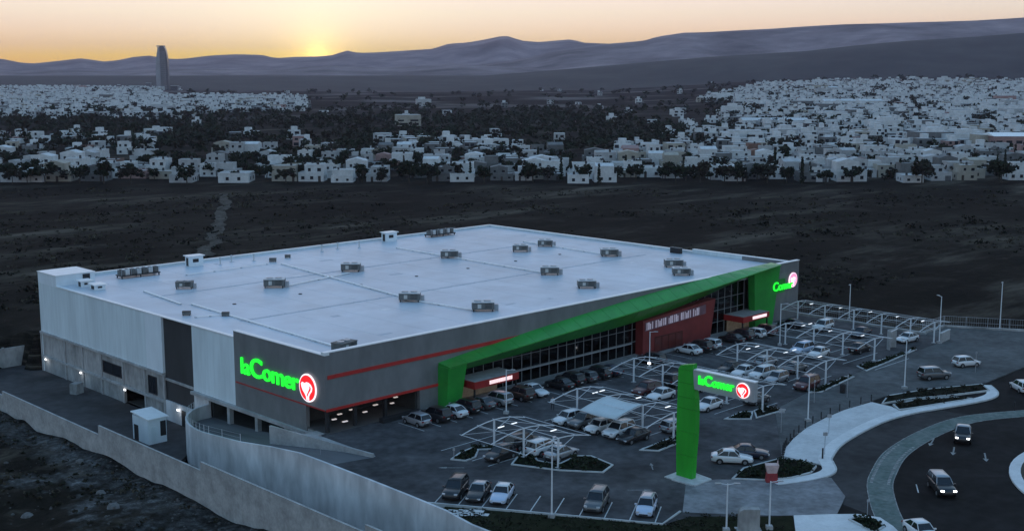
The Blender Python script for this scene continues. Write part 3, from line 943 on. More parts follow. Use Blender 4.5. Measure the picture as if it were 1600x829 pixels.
# green ribbon canopy and its two legs
m_ = MB()
rings = []
for k in range(25):
    a = 17.3 + (91.5 - 17.3) * k / 24
    zt, zm, zb = lerp_list(RA, RT, a), lerp_list(RA, RM, a), lerp_list(RA, RB, a)
    rings.append([(a, -0.125, zt), (a, -2.2, zm + 0.28), (a, -2.22, zm + 0.14), (a, -0.16, zb), (a, -0.125, zb - 0.02)])
for ra, rb_ in zip(rings, rings[1:]):
    g_ = 0.03
    seg_ = [[(p[0] + g_, p[1], p[2]) for p in ra], [(p[0] - g_, p[1], p[2]) for p in rb_]]
    part(MB().loft(seg_), 'green_canopy_panel', M_green)
spine = [[(p[0], p[1] * 0.9, p[2] - 0.06 if j_ < 3 else p[2] + 0.05) for j_, p in enumerate(rg_)] for rg_ in rings]
spine[0] = [(p[0] + 0.2, p[1], p[2]) for p in spine[0]]
spine[-1] = [(p[0] - 0.2, p[1], p[2]) for p in spine[-1]]
part(MB().loft(spine), 'canopy_spine', M_dark)
leg = MB()
leg.loft([[(17.2, -1.75, 0.0), (19.6, -1.75, 0.0), (19.6, 0.3, 0.0), (17.2, 0.3, 0.0)], [(17.25, -2.1, 5.28), (20.4, -2.1, 5.4), (20.4, 0.3, 5.4), (17.25, 0.3, 5.28)]])
part(leg, 'canopy_leg', M_green)
leg = MB()
leg.loft([[(85.6, -1.3, 0.0), (90.6, -1.3, 0.0), (90.6, -0.13, 0.0), (85.6, -0.13, 0.0)], [(84.8, -1.4, 9.3), (92.4, -1.4, 9.85), (92.4, -0.13, 9.85), (84.8, -0.13, 9.3)]])
part(leg, 'canopy_leg', M_green)
# shop-front glazing
GX0, GX1, NB = 20.5, 85.0, 36
mul = MB().box(-0.03, 0.03, -0.06, 0.06, 0, 1).mesh('mullion', mat('mullion_steel', (0.30, 0.31, 0.32), 0.5, 0.1, 2.0))
bw_ = (GX1 - GX0) / NB
rows = [0.15, 2.05, 3.95, 5.85, 8.3]
pane_mesh = {}
for i in range(NB + 1):
    x = GX0 + bw_ * i
    h = lerp_list(RA, RB, x) + 0.3
    o = link('mullion', mul, store, (x, 0.72, 0.13)); o.scale = (1, 1, h)
for i in range(NB):
    x = GX0 + bw_ * i
    h = lerp_list(RA, RB, x) + 0.3
    for a, b in zip(rows, rows[1:]):
        b = min(b, h)
        if b - a < 0.2: continue
        key = round(b - a, 2)
        if key not in pane_mesh: pane_mesh[key] = MB().box(0.06, bw_ - 0.06, -0.015, 0.015, 0.04, key - 0.04).mesh('pane', M_glass)
        link('pane', pane_mesh[key], store, (x, 0.72, a))
for z in rows[:-1]:
    part(MB().box(GX0, GX1, 0.68, 0.77, z - 0.025, z + 0.025), 'transom', MATS['mullion_steel'])
part(MB().box(GX0, 56, 0.45, 0.6, 1.85, 2.0), 'rail', M_galv)
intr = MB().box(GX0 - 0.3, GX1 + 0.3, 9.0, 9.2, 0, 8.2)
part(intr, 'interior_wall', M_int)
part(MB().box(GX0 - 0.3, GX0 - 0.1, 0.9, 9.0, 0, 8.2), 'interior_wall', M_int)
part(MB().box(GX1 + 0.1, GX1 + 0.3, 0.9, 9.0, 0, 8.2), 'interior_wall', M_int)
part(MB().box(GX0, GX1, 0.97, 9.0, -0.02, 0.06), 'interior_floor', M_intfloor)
for k in range(17):
    x = 22.5 + k * 3.6
    lit = x > 74 or (26 < x < 29) or (38 < x < 52 and k % 2)
    part(MB().box(x - 0.8, x + 0.8, 3.2, 4.0, 0.06, 1.7 + 0.4 * (k % 3)), 'shelf', mat('shelf_goods', (0.10, 0.09, 0.08), 0.7, 0, 3.0, col2=(0.24, 0.22, 0.20)))
    if lit: part(MB().box(x - 0.9, x + 0.9, 2.5, 2.65, 1.95, 2.08), 'ceiling_lamp', mat('lit_interior', (0.9, 0.9, 0.9), 0.4, 0, emit=(0.85, 0.97, 0.95), estr=2.2))
for k in range(7):
    x = 76.0 + k * 1.2
    part(MB().box(x - 0.4, x + 0.4, 1.6, 1.7, 0.35, 2.0 - 0.2 * (k % 2)), 'lit_display', mat('lit_display', (0.6, 0.7, 0.68), 0.5, 0.3, 2.0, emit=(0.55, 0.72, 0.70), estr=0.4))
# red entrance block with its sign band
rb = MB()
rb.loft([[(57.2, -0.7, 0.1), (74.0, -0.7, 0.1), (74.0, 0.95, 0.1), (57.2, 0.95, 0.1)], [(57.2, -0.7, 5.3), (75.2, -0.7, 6.4), (75.2, 0.95, 6.4), (57.2, 0.95, 5.3)]])
red = part(rb, 'entrance_block', M_red)
part(MB().box(60.0, 66.8, -0.76, -0.7, 0.1, 2.5), 'entrance_door', mat('entrance_shadow', (0.09, 0.018, 0.015), 0.5, 0.2, 0.6), red)
band = MB()
band.add([(57.6, -0.80, 3.7), (72.6, -0.80, 4.35), (72.6, -0.80, 5.8), (57.6, -0.80, 5.0), (57.6, -0.7, 3.7), (72.6, -0.7, 4.35), (72.6, -0.7, 5.8), (57.6, -0.7, 5.0)],
         [(0, 1, 2, 3), (4, 7, 6, 5), (0, 4, 5, 1), (3, 2, 6, 7), (0, 3, 7, 4), (1, 5, 6, 2)])
band_o = part(band, 'sign_band', mat('sign_band', (0.20, 0.10, 0.12), 0.6, 0.15, 1.0), red)
xx = 57.9
for k in range(30):
    w = (0.16, 0.3, 0.22)[k % 3]
    t = (xx - 57.6) / 15
    z0 = 3.85 + 0.65 * t; z1 = 4.95 + 0.72 * t - (0.25 if k % 5 == 2 else 0)
    if k % 7 != 4: part(MB().box(xx, xx + w, -0.84, -0.80, z0, z1), 'letter_stroke', mat('sign_stroke', (0.78, 0.66, 0.72), 0.5, 0.1, 2.0, emit=(0.8, 0.6, 0.7), estr=0.06), red)
    xx += w + (0.2, 0.14, 0.3)[k % 3]
    if xx > 72.0: break
for k in range(4):
    part(MB().box(60.0 + 1.7 * k, 61.4 + 1.7 * k, -0.80, -0.762, 0.3, 2.3), 'door_leaf', mat('door_leaf', (0.13, 0.03, 0.025), 0.3, 0.2, 1.0), red)
# red awnings over the two entrances
for (x0, x1, nm) in ((20.7, 28.6, 'a'), (79.4, 86.8, 'b')):
    aw = part(MB().box(x0, x1, -3.2, 0.6, 2.15, 3.05), 'awning', M_redaw)
    part(MB().box(x0 + 0.1, x1 - 0.1, -3.1, 0.55, 3.05, 3.1), 'awning_top', mat('awning_top', (0.28, 0.26, 0.25), 0.7, 0.15, 1.0), aw)
    xx = x0 + 2.6
    while xx < x0 + 6.6:
        w = rnd.uniform(0.12, 0.24)
        part(MB().box(xx, xx + w, -3.26, -3.2, 2.38, 2.86), 'lit_letter_stroke', mat('lit_awning_letter', (0.9, 0.8, 0.8), 0.4, 0, emit=(1, 0.72, 0.72), estr=0.55), aw)
        xx += w + 0.09
    for x in (x0 + 0.25, x1 - 0.25):
        part(MB().box(x - 0.09, x + 0.09, -3.0, -2.8, 0.1, 2.15), 'post', M_dark, aw)
    part(MB().box(x0 + 0.6, x1 - 0.6, 0.3, 0.42, 0.15, 2.1), 'entrance_glow', mat('entrance_lit', (0.14, 0.12, 0.10), 0.5, 0.4, 1.6, emit=(0.75, 0.6, 0.42), estr=0.03), aw)

# rooftop pipes
def pipe(p0, p1, r=0.1, z=ZR + 0.16):
    d = Vector((p1[0] - p0[0], p1[1] - p0[1]))
    t = thing('roof_pipe', pipe_lab.pop(0), 'pipe', (p0[0], p0[1], ZR))
    MB().beam((0, 0, z - ZR), (d.x, d.y, z - ZR), r * 3.0, r * 1.2).build('pipe_run', mat('pale_pipe_tray', (0.90, 0.90, 0.89), 0.4, 0.04, 1.0), t)
    n = max(2, int(d.length / 5))
    for k in range(n + 1):
        q = d * (k / n)
        MB().box(q.x - 0.12, q.x + 0.12, q.y - 0.12, q.y + 0.12, 0.0, z - ZR - r * 0.7).build('support', M_galv, t)


pipe_lab = ['white roof pipe from the near corner unit back along the left edge', 'white roof pipe joining the two units in the middle of the left half', 'white roof pipe crossing the roof from the back edge to the two front units',
            'white roof pipe from the back edge past the centre unit', 'short white roof pipe at the far left of the roof', 'white branch pipe between the two left units', 'thin white pipe across the right half of the roof',
            'short white branch pipe by the left edge', 'thin white pipe along the back left of the roof']
pipe((5.6, 4.6), (7.4, 42.6))
pipe((31.9, 24.0), (33.4, 10.5))
pipe((37.9, 64.9), (32.5, 24.5))
pipe((64.6, 65.9), (63.6, 25.6))
pipe((7.6, 57), (6.3, 43.8))
pipe((25.8, 45.6), (40.2, 48.6))
pipe((88, 55), (86.3, 32))
pipe((2.9, 33.8), (6.6, 32.4), 0.07)
pipe((20, 66), (36, 66.5), 0.07)

# ------------------------------------------------------------------ rooftop units
def rooftop_unit(loc, rz, label, scale=1.0, dark_top=False):
    t = thing('rooftop_unit', label, 'air unit', loc, rz, 'air units on the store roof')
    s = scale
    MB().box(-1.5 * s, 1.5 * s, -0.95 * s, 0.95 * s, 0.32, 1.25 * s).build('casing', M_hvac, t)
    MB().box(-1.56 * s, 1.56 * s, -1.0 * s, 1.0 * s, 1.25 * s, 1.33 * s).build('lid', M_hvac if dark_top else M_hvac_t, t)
    fm = MB().tube((0, 0, 0), (0, 0, 0.12), 0.5 * s, n=14).mesh('fan_cowl', M_galv)
    link('fan_cowl', fm, t, (-0.7 * s, 0, 1.33 * s)); link('fan_cowl', fm, t, (0.6 * s, 0.1, 1.33 * s))
    MB().box(-0.75 * s, -0.25 * s, -1.0 * s, -0.955 * s, 0.5, 1.05 * s).build('service_panel', mat('service_panel', (0.55, 0.53, 0.5), 0.5, 0.1, 1.0), t)
    lm = MB().box(-0.5 * s, 0.5 * s, -0.02, 0.02, -0.03, 0.03).mesh('louvre', M_dark)
    for k in range(4):
        link('louvre', lm, t, (0.7 * s, -0.965 * s, 0.5 + 0.19 * k * s))
    for x in (-1.3 * s, 1.3 * s):
        for y in (-0.8 * s, 0.8 * s):
            MB().box(x - 0.08, x + 0.08, y - 0.08, y + 0.08, 0.0, 0.32).build('foot', M_dark, t)
    MB().box(1.56 * s, 2.1 * s, -0.35 * s, 0.35 * s, 0.0, 0.9 * s).build('duct', M_galv, t)
    return t


U = [((24.2, 46.5), 'air unit nearest the left edge, alone at the end of a pipe'), ((42.1, 50.5), 'air unit left of centre, second from the left edge in the back row'),
     ((63.9, 50.0), 'air unit at the centre of the roof on the long white pipe'), ((78.6, 46.5), 'air unit at the back right, left of the pair'),
     ((86.9, 48.0), 'air unit at the back right, farthest of the pair'), ((31.7, 22.6), 'air unit in the left front part with a pipe on both sides'),
     ((34.4, 9.8), 'air unit standing closest to the front edge on the left'), ((63.6, 24.6), 'air unit in the right half, left of two near the middle'),
     ((58.5, 11.8), 'air unit near the middle of the front edge'), ((86.1, 31.0), 'air unit by itself near the right end of the roof'),
     ((84.5, 15.0), 'air unit near the right end, rear of two close together'), ((78.6, 8.8), 'air unit near the right end, front of two close together')]
for (x, y), lab in U:
    rooftop_unit((x, y, ZR), R(-44 + rnd.uniform(-4, 4)), lab, rnd.uniform(0.94, 1.06))
rooftop_unit((5.2, 3.2, ZR), R(12), 'dark air unit tucked into the near corner of the roof', 0.92, True)
rooftop_unit((13.6, 55.4, ZR), R(-40), 'dark low air unit at the far left of the roof', 0.85, True)


def condenser_rack(loc, rz, n, label):
    t = thing('condenser_rack', label, 'equipment rack', loc, rz, 'equipment racks on the store roof')
    MB().box(-3.4, 3.4, -1.1, 1.1, 0.35, 0.5).build('deck', M_dark, t)
    for x in (-3.2, 0, 3.2):
        for y in (-0.9, 0.9): MB().box(x - 0.08, x + 0.08, y - 0.08, y + 0.08, 0, 0.35).build('leg', M_dark, t)
    for k in range(n):
        x = -3.0 + 6.0 * k / (n - 1)
        u = MB().box(x - 0.36, x + 0.36, -0.5, 0.5, 0.5, 1.35).build('condenser', M_hvac_t if k % 2 else M_hvac, t)
        MB().tube((x, 0, 1.35), (x, 0, 1.44), 0.28, n=10).build('fan', M_dark, u)
    for x in (-3.3, -1.6, 0.1, 1.8, 3.3):
        MB().tube((x, -1.0, 0.5), (x, -1.0, 1.5), 0.03, n=5).build('rail_post', M_galv, t)
    MB().tube((-3.3, -1.0, 1.5), (3.3, -1.0, 1.5), 0.03, n=5).build('rail', M_galv, t)


condenser_rack((82.4, 73.6, ZR), R(2), 7, 'dark equipment rack with small units near the back corner of the roof')
condenser_rack((14.0, 71.0, ZR), R(-3), 7, 'dark equipment rack with small units at the far left of the roof')


def roof_hut(loc, w, d, h, label):
    t = thing('roof_hut', label, 'roof hut', loc, R(-4), 'small huts on the store roof')
    MB().box(-w / 2, w / 2, -d / 2, d / 2, 0, h).build('wall', M_panel_b, t)
    MB().box(-w / 2 - 0.25, w / 2 + 0.25, -d / 2 - 0.25, d / 2 + 0.25, h, h + 0.14).build('roof', M_coping, t)
    MB().box(-w / 2 - 0.03, -w / 2, -d / 4, d / 4, 0.05, h * 0.85).build('door', M_dark, t)
    MB().box(-w / 4, w / 6, -d / 2 - 0.03, -d / 2, h * 0.4, h * 0.75).build('vent', M_dark, t)


roof_hut((26.4, 74.5, ZR), 2.6, 1.6, 1.7, 'small white roof hut on the back edge, left')
roof_hut((70.2, 75.0, ZR), 2.6, 1.6, 1.7, 'small white roof hut on the back edge near the middle')
roof_hut((3.4, 68.2, ZR), 1.6, 1.8, 0.9, 'low white roof hut beside the stair tower')
roof_hut((3.8, 64.6, ZR), 1.6, 2.2, 0.7, 'lowest white roof hut by the left parapet')


def roof_box(loc, s, label):
    t = thing('roof_box', label, 'roof box', loc, R(-40))
    MB().box(-s, s, -s * 0.6, s * 0.6, 0.1, s).build('casing', M_hvac, t)
    MB().box(-s * 1.05, s * 1.05, -s * 0.65, s * 0.65, s, s + 0.05).build('lid', M_dark, t)
    for x in (-s * .8, s * .8): MB().box(x - .05, x + .05, -s * .5, s * .5, 0, .1).build('foot', M_dark, t)


roof_box((2.9, 36.2, ZR), 0.55, 'small dark box by the left parapet')
roof_box((6.5, 32.0, ZR), 0.5, 'small dark box on the long left pipe')
roof_box((43.0, 70.5, ZR), 0.5, 'small dark box near the back edge left of centre')
roof_box((38.5, 68.5, ZR), 0.6, 'dark box with cables near the back edge at the left')
roof_box((3.2, 2.2, ZR), 0.4, 'tiny dark box left of the near corner air unit')
for k, (x, y) in enumerate(((30, 72), (33, 73.2), (36.5, 71.5), (52, 72.5), (56, 73), (60, 71.5))):
    t = thing('vent_stack', ('slim vent stack near the back edge, %s of six') % ('leftmost', 'second from left', 'third from left', 'fourth from left', 'fifth from left', 'rightmost')[k], 'vent', (x, y, ZR), group='vent stacks along the back edge')
    MB().tube((0, 0, 0), (0, 0, 1.1), 0.14, n=8).build('stack', M_hvac_t, t)
    MB().tube((0, 0, 1.15), (0, 0, 1.3), 0.28, 0.1, n=8).build('cap', M_galv, t)
    MB().box(-.25, .25, -.25, .25, 0, .1).build('flashing', M_roof, t)
m_ = MB().box(-1.2, 1.2, -0.3, 0.3, 0, 1.0)
t = thing('roof_cabinet', 'dark cabinet standing on the right edge of the roof', 'cabinet', (97.6, 24.6, ZR), R(90))
m_.build('casing', M_dark, t)
MB().box(-1.25, 1.25, -0.35, 0.35, 1.0, 1.08).build('lid', M_hvac, t)
MB().tube((0.4, 0, 1.08), (0.4, 0, 1.7), 0.05, n=6).build('mast', M_dark, t)


# ------------------------------------------------------------------ lettering
def letter_mesh(ch, size, depth, m, bold=0.014):
    cu = bpy.data.curves.new('letter', 'FONT')
    cu.body = ch; cu.size = size; cu.extrude = depth; cu.offset = bold * size
    o = bpy.data.objects.new('tmp_letter', cu)
    COL.objects.link(o)
    dg = bpy.context.evaluated_depsgraph_get(); dg.update()
    me = bpy.data.meshes.new_from_object(o.evaluated_get(dg))
    xs_ = [v.co.x for v in me.vertices]
    x0, x1 = min(xs_), max(xs_)
    bpy.data.objects.remove(o)
    me.materials.clear(); me.materials.append(m)
    return me, x0, x1


def sign_letters(word, origin, xdir, size, parent, gap=0.06, width=None, m=None):
    """upright lettering starting at origin and running along xdir (unit, horizontal)"""
    items = [letter_mesh(ch, s, 0.09, m or M_ledg) for ch, s in word(size)] if callable(word) else [letter_mesh(ch, size, 0.09, m or M_ledg) for ch in word]
    tot = sum(b - a for _, a, b in items) + gap * size * (len(items) - 1)
    k = width / tot if width else 1.0
    ang = math.atan2(xdir[1], xdir[0])
    x = 0.0
    for me, a, b in items:
        o = bpy.data.objects.new('letter', me); COL.objects.link(o); o.parent = parent
        px_ = x - a * k
        o.location = (origin[0] + xdir[0] * px_, origin[1] + xdir[1] * px_, origin[2])
        o.rotation_euler = (R(90), 0, ang)
        o.scale = (k, 1, 1)
        x += (b - a) * k + gap * size * k


def roundel(center, xdir, r, parent, red=M_ledr, white=M_ledpk):
    """disc with a white rim and a pale bird-like emblem"""
    nrm = Vector((xdir[1], -xdir[0], 0))     # outward, to the right of xdir
    X = Vector((xdir[0], xdir[1], 0)); Z = Vector((0, 0, 1)); C0 = Vector(center)

    def P(u, v, d): return C0 + X * u * r + Z * v * r + nrm * d

    def plate(poly, d0, d1, m, name):
        n = len(poly)
        mb = MB()
        mb.add([P(u, v, d0) for u, v in poly] + [P(u, v, d1) for u, v in poly],
               [tuple(range(n)), tuple(range(2 * n - 1, n - 1, -1))] + [(i, n + i, n + (i + 1) % n, (i + 1) % n) for i in range(n)])
        me = mb.mesh(name, m); fix_normals(me)
        return link(name, me, parent)
    c = [(math.cos(2 * math.pi * i / 40), math.sin(2 * math.pi * i / 40)) for i in range(40)]
    plate(c, 0.0, 0.12, white, 'rim')
    plate([(0.9 * u, 0.9 * v) for u, v in c], 0.12, 0.17, red, 'disc')
    emblem = [(-0.72, 0.22), (-0.55, 0.36), (-0.30, 0.30), (-0.05, 0.42), (0.22, 0.40), (0.46, 0.30), (0.62, 0.10), (0.55, -0.16), (0.34, -0.36), (0.20, -0.58), (0.22, -0.84),
              (-0.08, -0.86), (-0.16, -0.60), (-0.30, -0.42), (-0.50, -0.26), (-0.64, -0.04)]
    plate(emblem, 0.17, 0.20, white, 'emblem')
    plate([(0.30, 0.22), (0.46, 0.10), (0.42, -0.10), (0.20, -0.34), (0.02, -0.62), (-0.04, -0.50), (0.14, -0.22), (0.30, 0.02)], 0.20, 0.215, red, 'emblem_stroke')


def laComer(size): return [('l', size * 0.95), ('a', size * 0.95), ('C', size * 1.12), ('o', size), ('m', size), ('e', size), ('r', size)]
def Comer(size): return [('C', size * 1.1), ('o', size), ('m', size), ('e', size), ('r', size)]


sg = thing('store_sign', 'glowing green store lettering with red roundel on the charcoal left side', 'sign', (-0.15, 11, 5))
sign_letters(laComer, (-0.12, 17.6 - 11, 4.35 - 5), (0, -1), 3.05, sg, 0.035, 12.6)
roundel((-0.1, 3.1 - 11, 5.1 - 5), (0, -1), 1.7, sg)
sg2 = thing('store_sign', 'glowing green store lettering with pink-lit roundel at the right end of the front', 'sign', (95, -1.5, 6.5))
MB().box(-5.6, -1.0, 0.14, 0.2, -1.3, 1.0).build('backing', M_green, sg2)
sign_letters(Comer, (-4.6, 0.1, -0.85), (1, 0), 1.9, sg2, 0.03, 5.9)
roundel((3.1, 1.28, 0.1), (1, 0), 1.25, sg2, mat('lit_pink', (0.7, 0.2, 0.35), 0.4, 0, emit=(0.9, 0.28, 0.45), estr=0.7), mat('lit_palepink', (0.8, 0.6, 0.7), 0.4, 0, emit=(1.0, 0.66, 0.80), estr=0.85))
MB().box(-1.0, 5.0, 1.3, 1.36, -1.6, 1.6).build('backing', M_char, sg2)

# ------------------------------------------------------------------ pylon sign
py = thing('pylon_sign', 'tall green pylon with a grey sign arm lettered in green', 'pylon sign', (17.7, -38.9, 0))
m_ = MB()
rings = []
for z, w0, w1 in ((0.0, -1.0, 1.0), (2.5, -1.08, 1.10), (5.0, -1.12, 1.28), (7.5, -1.10, 1.30), (8.7, -1.06, 1.22), (10.2, -1.06, 0.92), (11.6, -1.02, 0.80)):
    rings.append([(-0.35, -w1, z), (0.35, -w1, z), (0.35, -w0, z), (-0.35, -w0, z)])
rings.append([(-0.35, -0.82, 12.35), (0.35, -0.82, 12.35), (0.35, 0.75, 12.0), (-0.35, 0.75, 12.0)])
for ra, rb_ in zip(rings, rings[1:]):
    MB().loft([[(p[0], p[1], p[2] + 0.015) for p in ra], [(p[0], p[1], p[2] - 0.015) for p in rb_]]).build('mast_panel', M_green_p, py)
MB().box(-0.28, 0.28, -0.7, 0.7, 0, 11.9).build('mast_core', M_dark, py)
pn = MB().box(-0.28, 0.28, -8.3, -0.75, 9.75, 11.75).build('sign_panel', mat('sign_panel_grey', (0.36, 0.365, 0.37), 0.5, 0.1, 0.4), py)
MB().box(-0.32, 0.32, -8.35, -0.9, 11.75, 11.84).build('cap', M_coping, pn)
sign_letters(laComer, (-0.38, -1.6, 10.45), (0, -1), 1.3, pn, 0.03, 4.35)
roundel((-0.28, -7.0, 10.75), (0, -1), 0.78, pn)
m_ = MB().prism([(-1.6, 1.6), (-1.6, -2.4), (1.2, -2.4), (1.2, 1.6)], -0.05, 0.12)
m_.build('plinth', M_kerb, py)

# ------------------------------------------------------------------ planted beds, kerbs, stall lines
def leaf_cluster(mb, c, r, n, rg, size=0.25, flat=0.8):
    """n small leaf faces spread through a blob"""
    for _ in range(n):
        while True:
            p = Vector((rg.uniform(-1, 1), rg.uniform(-1, 1), rg.uniform(-1, 1)))
            if p.length <= 1: break
        p = p * (0.55 + 0.45 * p.length)
        q = Vector((c[0] + p.x * r[0], c[1] + p.y * r[1], c[2] + p.z * r[2]))
        a = Vector((rg.uniform(-1, 1), rg.uniform(-1, 1), rg.uniform(-1, 1) * flat)).normalized()
        b = a.orthogonal().normalized()
        if rg.random() < .5: b = a.cross(b)
        s = size * rg.uniform(0.6, 1.3)
        mb.add([q - a * s - b * s * .6, q + a * s - b * s * .5, q + a * s * .8 + b * s * .6, q - a * s * .7 + b * s * .5], [(0, 1, 2, 3)])


def bed(poly, label, cat='planted bed', shrubs=20, group=None, kerbm=None, z=0.0):
    cx = sum(p[0] for p in poly) / len(poly); cy = sum(p[1] for p in poly) / len(poly)
    t = thing('planted_bed', label, cat, (cx, cy, z), 0, group)
    loc = [(p[0] - cx, p[1] - cy) for p in poly]
    n = len(loc)
    ar = sum(loc[i][0] * loc[(i + 1) % n][1] - loc[(i + 1) % n][0] * loc[i][1] for i in range(n))
    if ar < 0: loc.reverse()
    inner = []
    for i in range(n):
        a = Vector(loc[i - 1]); b = Vector(loc[i]); c = Vector(loc[(i + 1) % n])
        d1 = (b - a).normalized(); d2 = (c - b).normalized()
        n1 = Vector((-d1.y, d1.x)); n2 = Vector((-d2.y, d2.x))
        m = (n1 + n2)
        m = m / max(0.35, m.dot(n1)) if m.length > 1e-5 else n1
        inner.append(b + m * 0.2)
    for i in range(n):
        j = (i + 1) % n
        m_ = MB()
        m_.prism([loc[i], loc[j], tuple(inner[j]), tuple(inner[i])], -0.1, 0.13)
        m_.build('kerb', kerbm or M_kerb, t)
    MB().sheet([tuple(p) for p in inner], 0.07).build('soil', M_soil, t)
    if shrubs:
        mb = MB()
        k = 0
        xs_ = [p[0] for p in loc]; ys_ = [p[1] for p in loc]
        tries = 0
        while k < shrubs and tries < shrubs * 30:
            tries += 1
            x, y = rnd.uniform(min(xs_), max(xs_)), rnd.uniform(min(ys_), max(ys_))
            if not in_poly(x, y, [tuple(p) for p in inner]): continue
            h = rnd.uniform(0.12, 0.32)
            leaf_cluster(mb, (x, y, 0.1 + h * .7), (rnd.uniform(.25, .6), rnd.uniform(.25, .6), h), 16, rnd, 0.13)
            k += 1
        if mb.f:
            o = mb.build('ground_cover', M_leaf if rnd.random() < .6 else M_leaf2, t); o['kind'] = 'stuff'
    return t


bed([(4.0, -17.2), (4.9, -18.8), (6.6, -18.6), (8.6, -16.9), (10.8, -18.6), (11.4, -17.6), (9.2, -15.6), (6.2, -16.2)], 'small hooked planted bed at the left end of the first shade canopy', shrubs=26)
bed([(7.5, -23.1), (11.6, -20.6), (12.4, -21.6), (10.6, -24.2), (11.2, -26.6), (14.8, -26.0), (16.0, -27.2), (15.3, -31.0), (12.6, -31.9), (9.8, -28.2)], 'pointed dark planted island under the right end of the first canopy', shrubs=40)
bed([(21.3, -29.6), (22.6, -31.4), (30.8, -30.8), (30.4, -29.0)], 'planted island at the end of the second canopy, left of the pylon', shrubs=24)
bed([(38.2, -29.0), (40.6, -31.4), (43.6, -29.6), (42.4, -28.6)], 'narrow dark bed below the sign arm', shrubs=14)
bed([(41.4, -31.5), (47.2, -32.0), (46.6, -29.2), (44.0, -29.4)], 'dark bed at the end of the third canopy', shrubs=16)
bed([(56.4, -29.6), (58.0, -30.6), (68.4, -29.4), (67.6, -28.4)], 'long dark bed at the end of the fourth canopy', shrubs=24)
bed([(72.6, -28.9), (74.2, -26.4), (78.6, -27.0), (88.0, -27.2), (90.6, -26.4), (90.4, -27.4), (80.0, -28.4)], 'dark bed along the lane at the fifth canopy', shrubs=36)
bed([(58.4, -39.0), (62.5, -37.6), (69.6, -39.8), (77.2, -43.6), (74.6, -45.9), (68.6, -43.4), (63.4, -40.6)], 'dark wedge-shaped bed beside the lane exit', shrubs=44)
bed([(57.2, -42.0), (59.0, -40.2), (63.4, -41.2), (68.2, -44.2), (69.2, -46.2), (63.2, -44.2), (59.6, -43.0)], 'grassy bed inside the curved sidewalk', shrubs=40)
bed([(20.6, -42.6), (24.4, -41.4), (30.2, -42.3), (31.0, -44.4), (30.6, -46.6), (28.3, -47.4), (25.4, -46.9), (22.8, -45.4)], 'dark grass bed between the two parked cars and the street', shrubs=60)
bed([(15.9, -38.4), (16.0, -41.0), (19.0, -41.2), (19.4, -38.0)], 'small bed round the foot of the green pylon', shrubs=0)
bed([(18.8, -57.2), (20.2, -57.5), (20.8, -59.2), (19.6, -60.6), (17.4, -60.8)], 'dark corner bed in the lower sidewalk', shrubs=14, z=0.02)

# grass verge below the front stalls
VERGE = [(-7.5, -28.2), (-5.9, -27.6), (5.7, -46.1), (9.4, -45.3), (15.0, -51.9), (16.1, -52.8), (12.8, -55.2), (8.0, -63.8), (2.0, -66), (-5.5, -74), (-7.6, -60)]
mb = MB(); mb.prism(VERGE, -0.6, -0.02)
tag(mb.build('verge', M_grass), 'dark grass verge below the front parking stalls', kind='structure')
mb = MB()
for _ in range(900):
    while True:
        x, y = rnd.uniform(-7, 13), rnd.uniform(-62, -28)
        if in_poly(x, y, VERGE): break
    leaf_cluster(mb, (x, y, 0.03), (0.35, 0.35, 0.08), 7, rnd, 0.10)
tag(mb.build('grass_tufts', M_leaf2), 'rough grass tufts on the verge', 'grass', None, 'stuff')
line = [(-6.5, -25.7), (5.4, -45.5), (9.2, -44.6)]
mb = strip(line, -0.2, 0.0, -0.3, 0.13)
tag(mb.build('kerb', M_kerb), 'pale kerb along the foot of the front stalls', kind='structure')
# stall lines: front row under the verge kerb
kd = Vector((11.9, -19.8)).normalized(); kn = Vector((kd.y * -1, kd.x)) * -1
kn = Vector((0.857, 0.515))
lm = MB().box(0, 4.6, -0.055, 0.055, 0.003, 0.008).mesh('stall_line', M_paint)
for k in range(10):
    p = Vector((-6.2, -26.0)) + kd * (0.2 + k * 2.42)
    link('stall_line', lm, lot, (p.x, p.y, 0), math.atan2(kn.y, kn.x))
# lines of the double rows and of the shop-front row
lm2 = MB().box(-5.0, 5.0, -0.05, 0.05, 0.003, 0.008).mesh('stall_line', M_paint)
CEN = [10.5, 27.2, 44.4, 61.8, 79.2]
for ci, cx in enumerate(CEN):
    for k in range(7):
        y = -14.0 - 2.55 * k
        if ci == 0 and k > 3: continue
        link('stall_line', lm2, lot, (cx, y, 0))
lm3 = MB().box(-0.05, 0.05, -2.4, 2.4, 0.003, 0.008).mesh('stall_line', M_paint)
for k in range(31):
    link('stall_line', lm3, lot, (9.1 + 2.6 * k, -4.5, 0))
# hatched walkway at the verge corner
for k in range(4):
    for j in range(2):
        m_ = MB().box(-0.75, 0.75, -0.32, 0.32, 0, 0.03).build('paving_slab', M_pave, lot, (-6.9 + 0.75 * k - 0.3 * j, -28.6 - 0.7 * k - 1.0 * j, 0.012), R(-58))

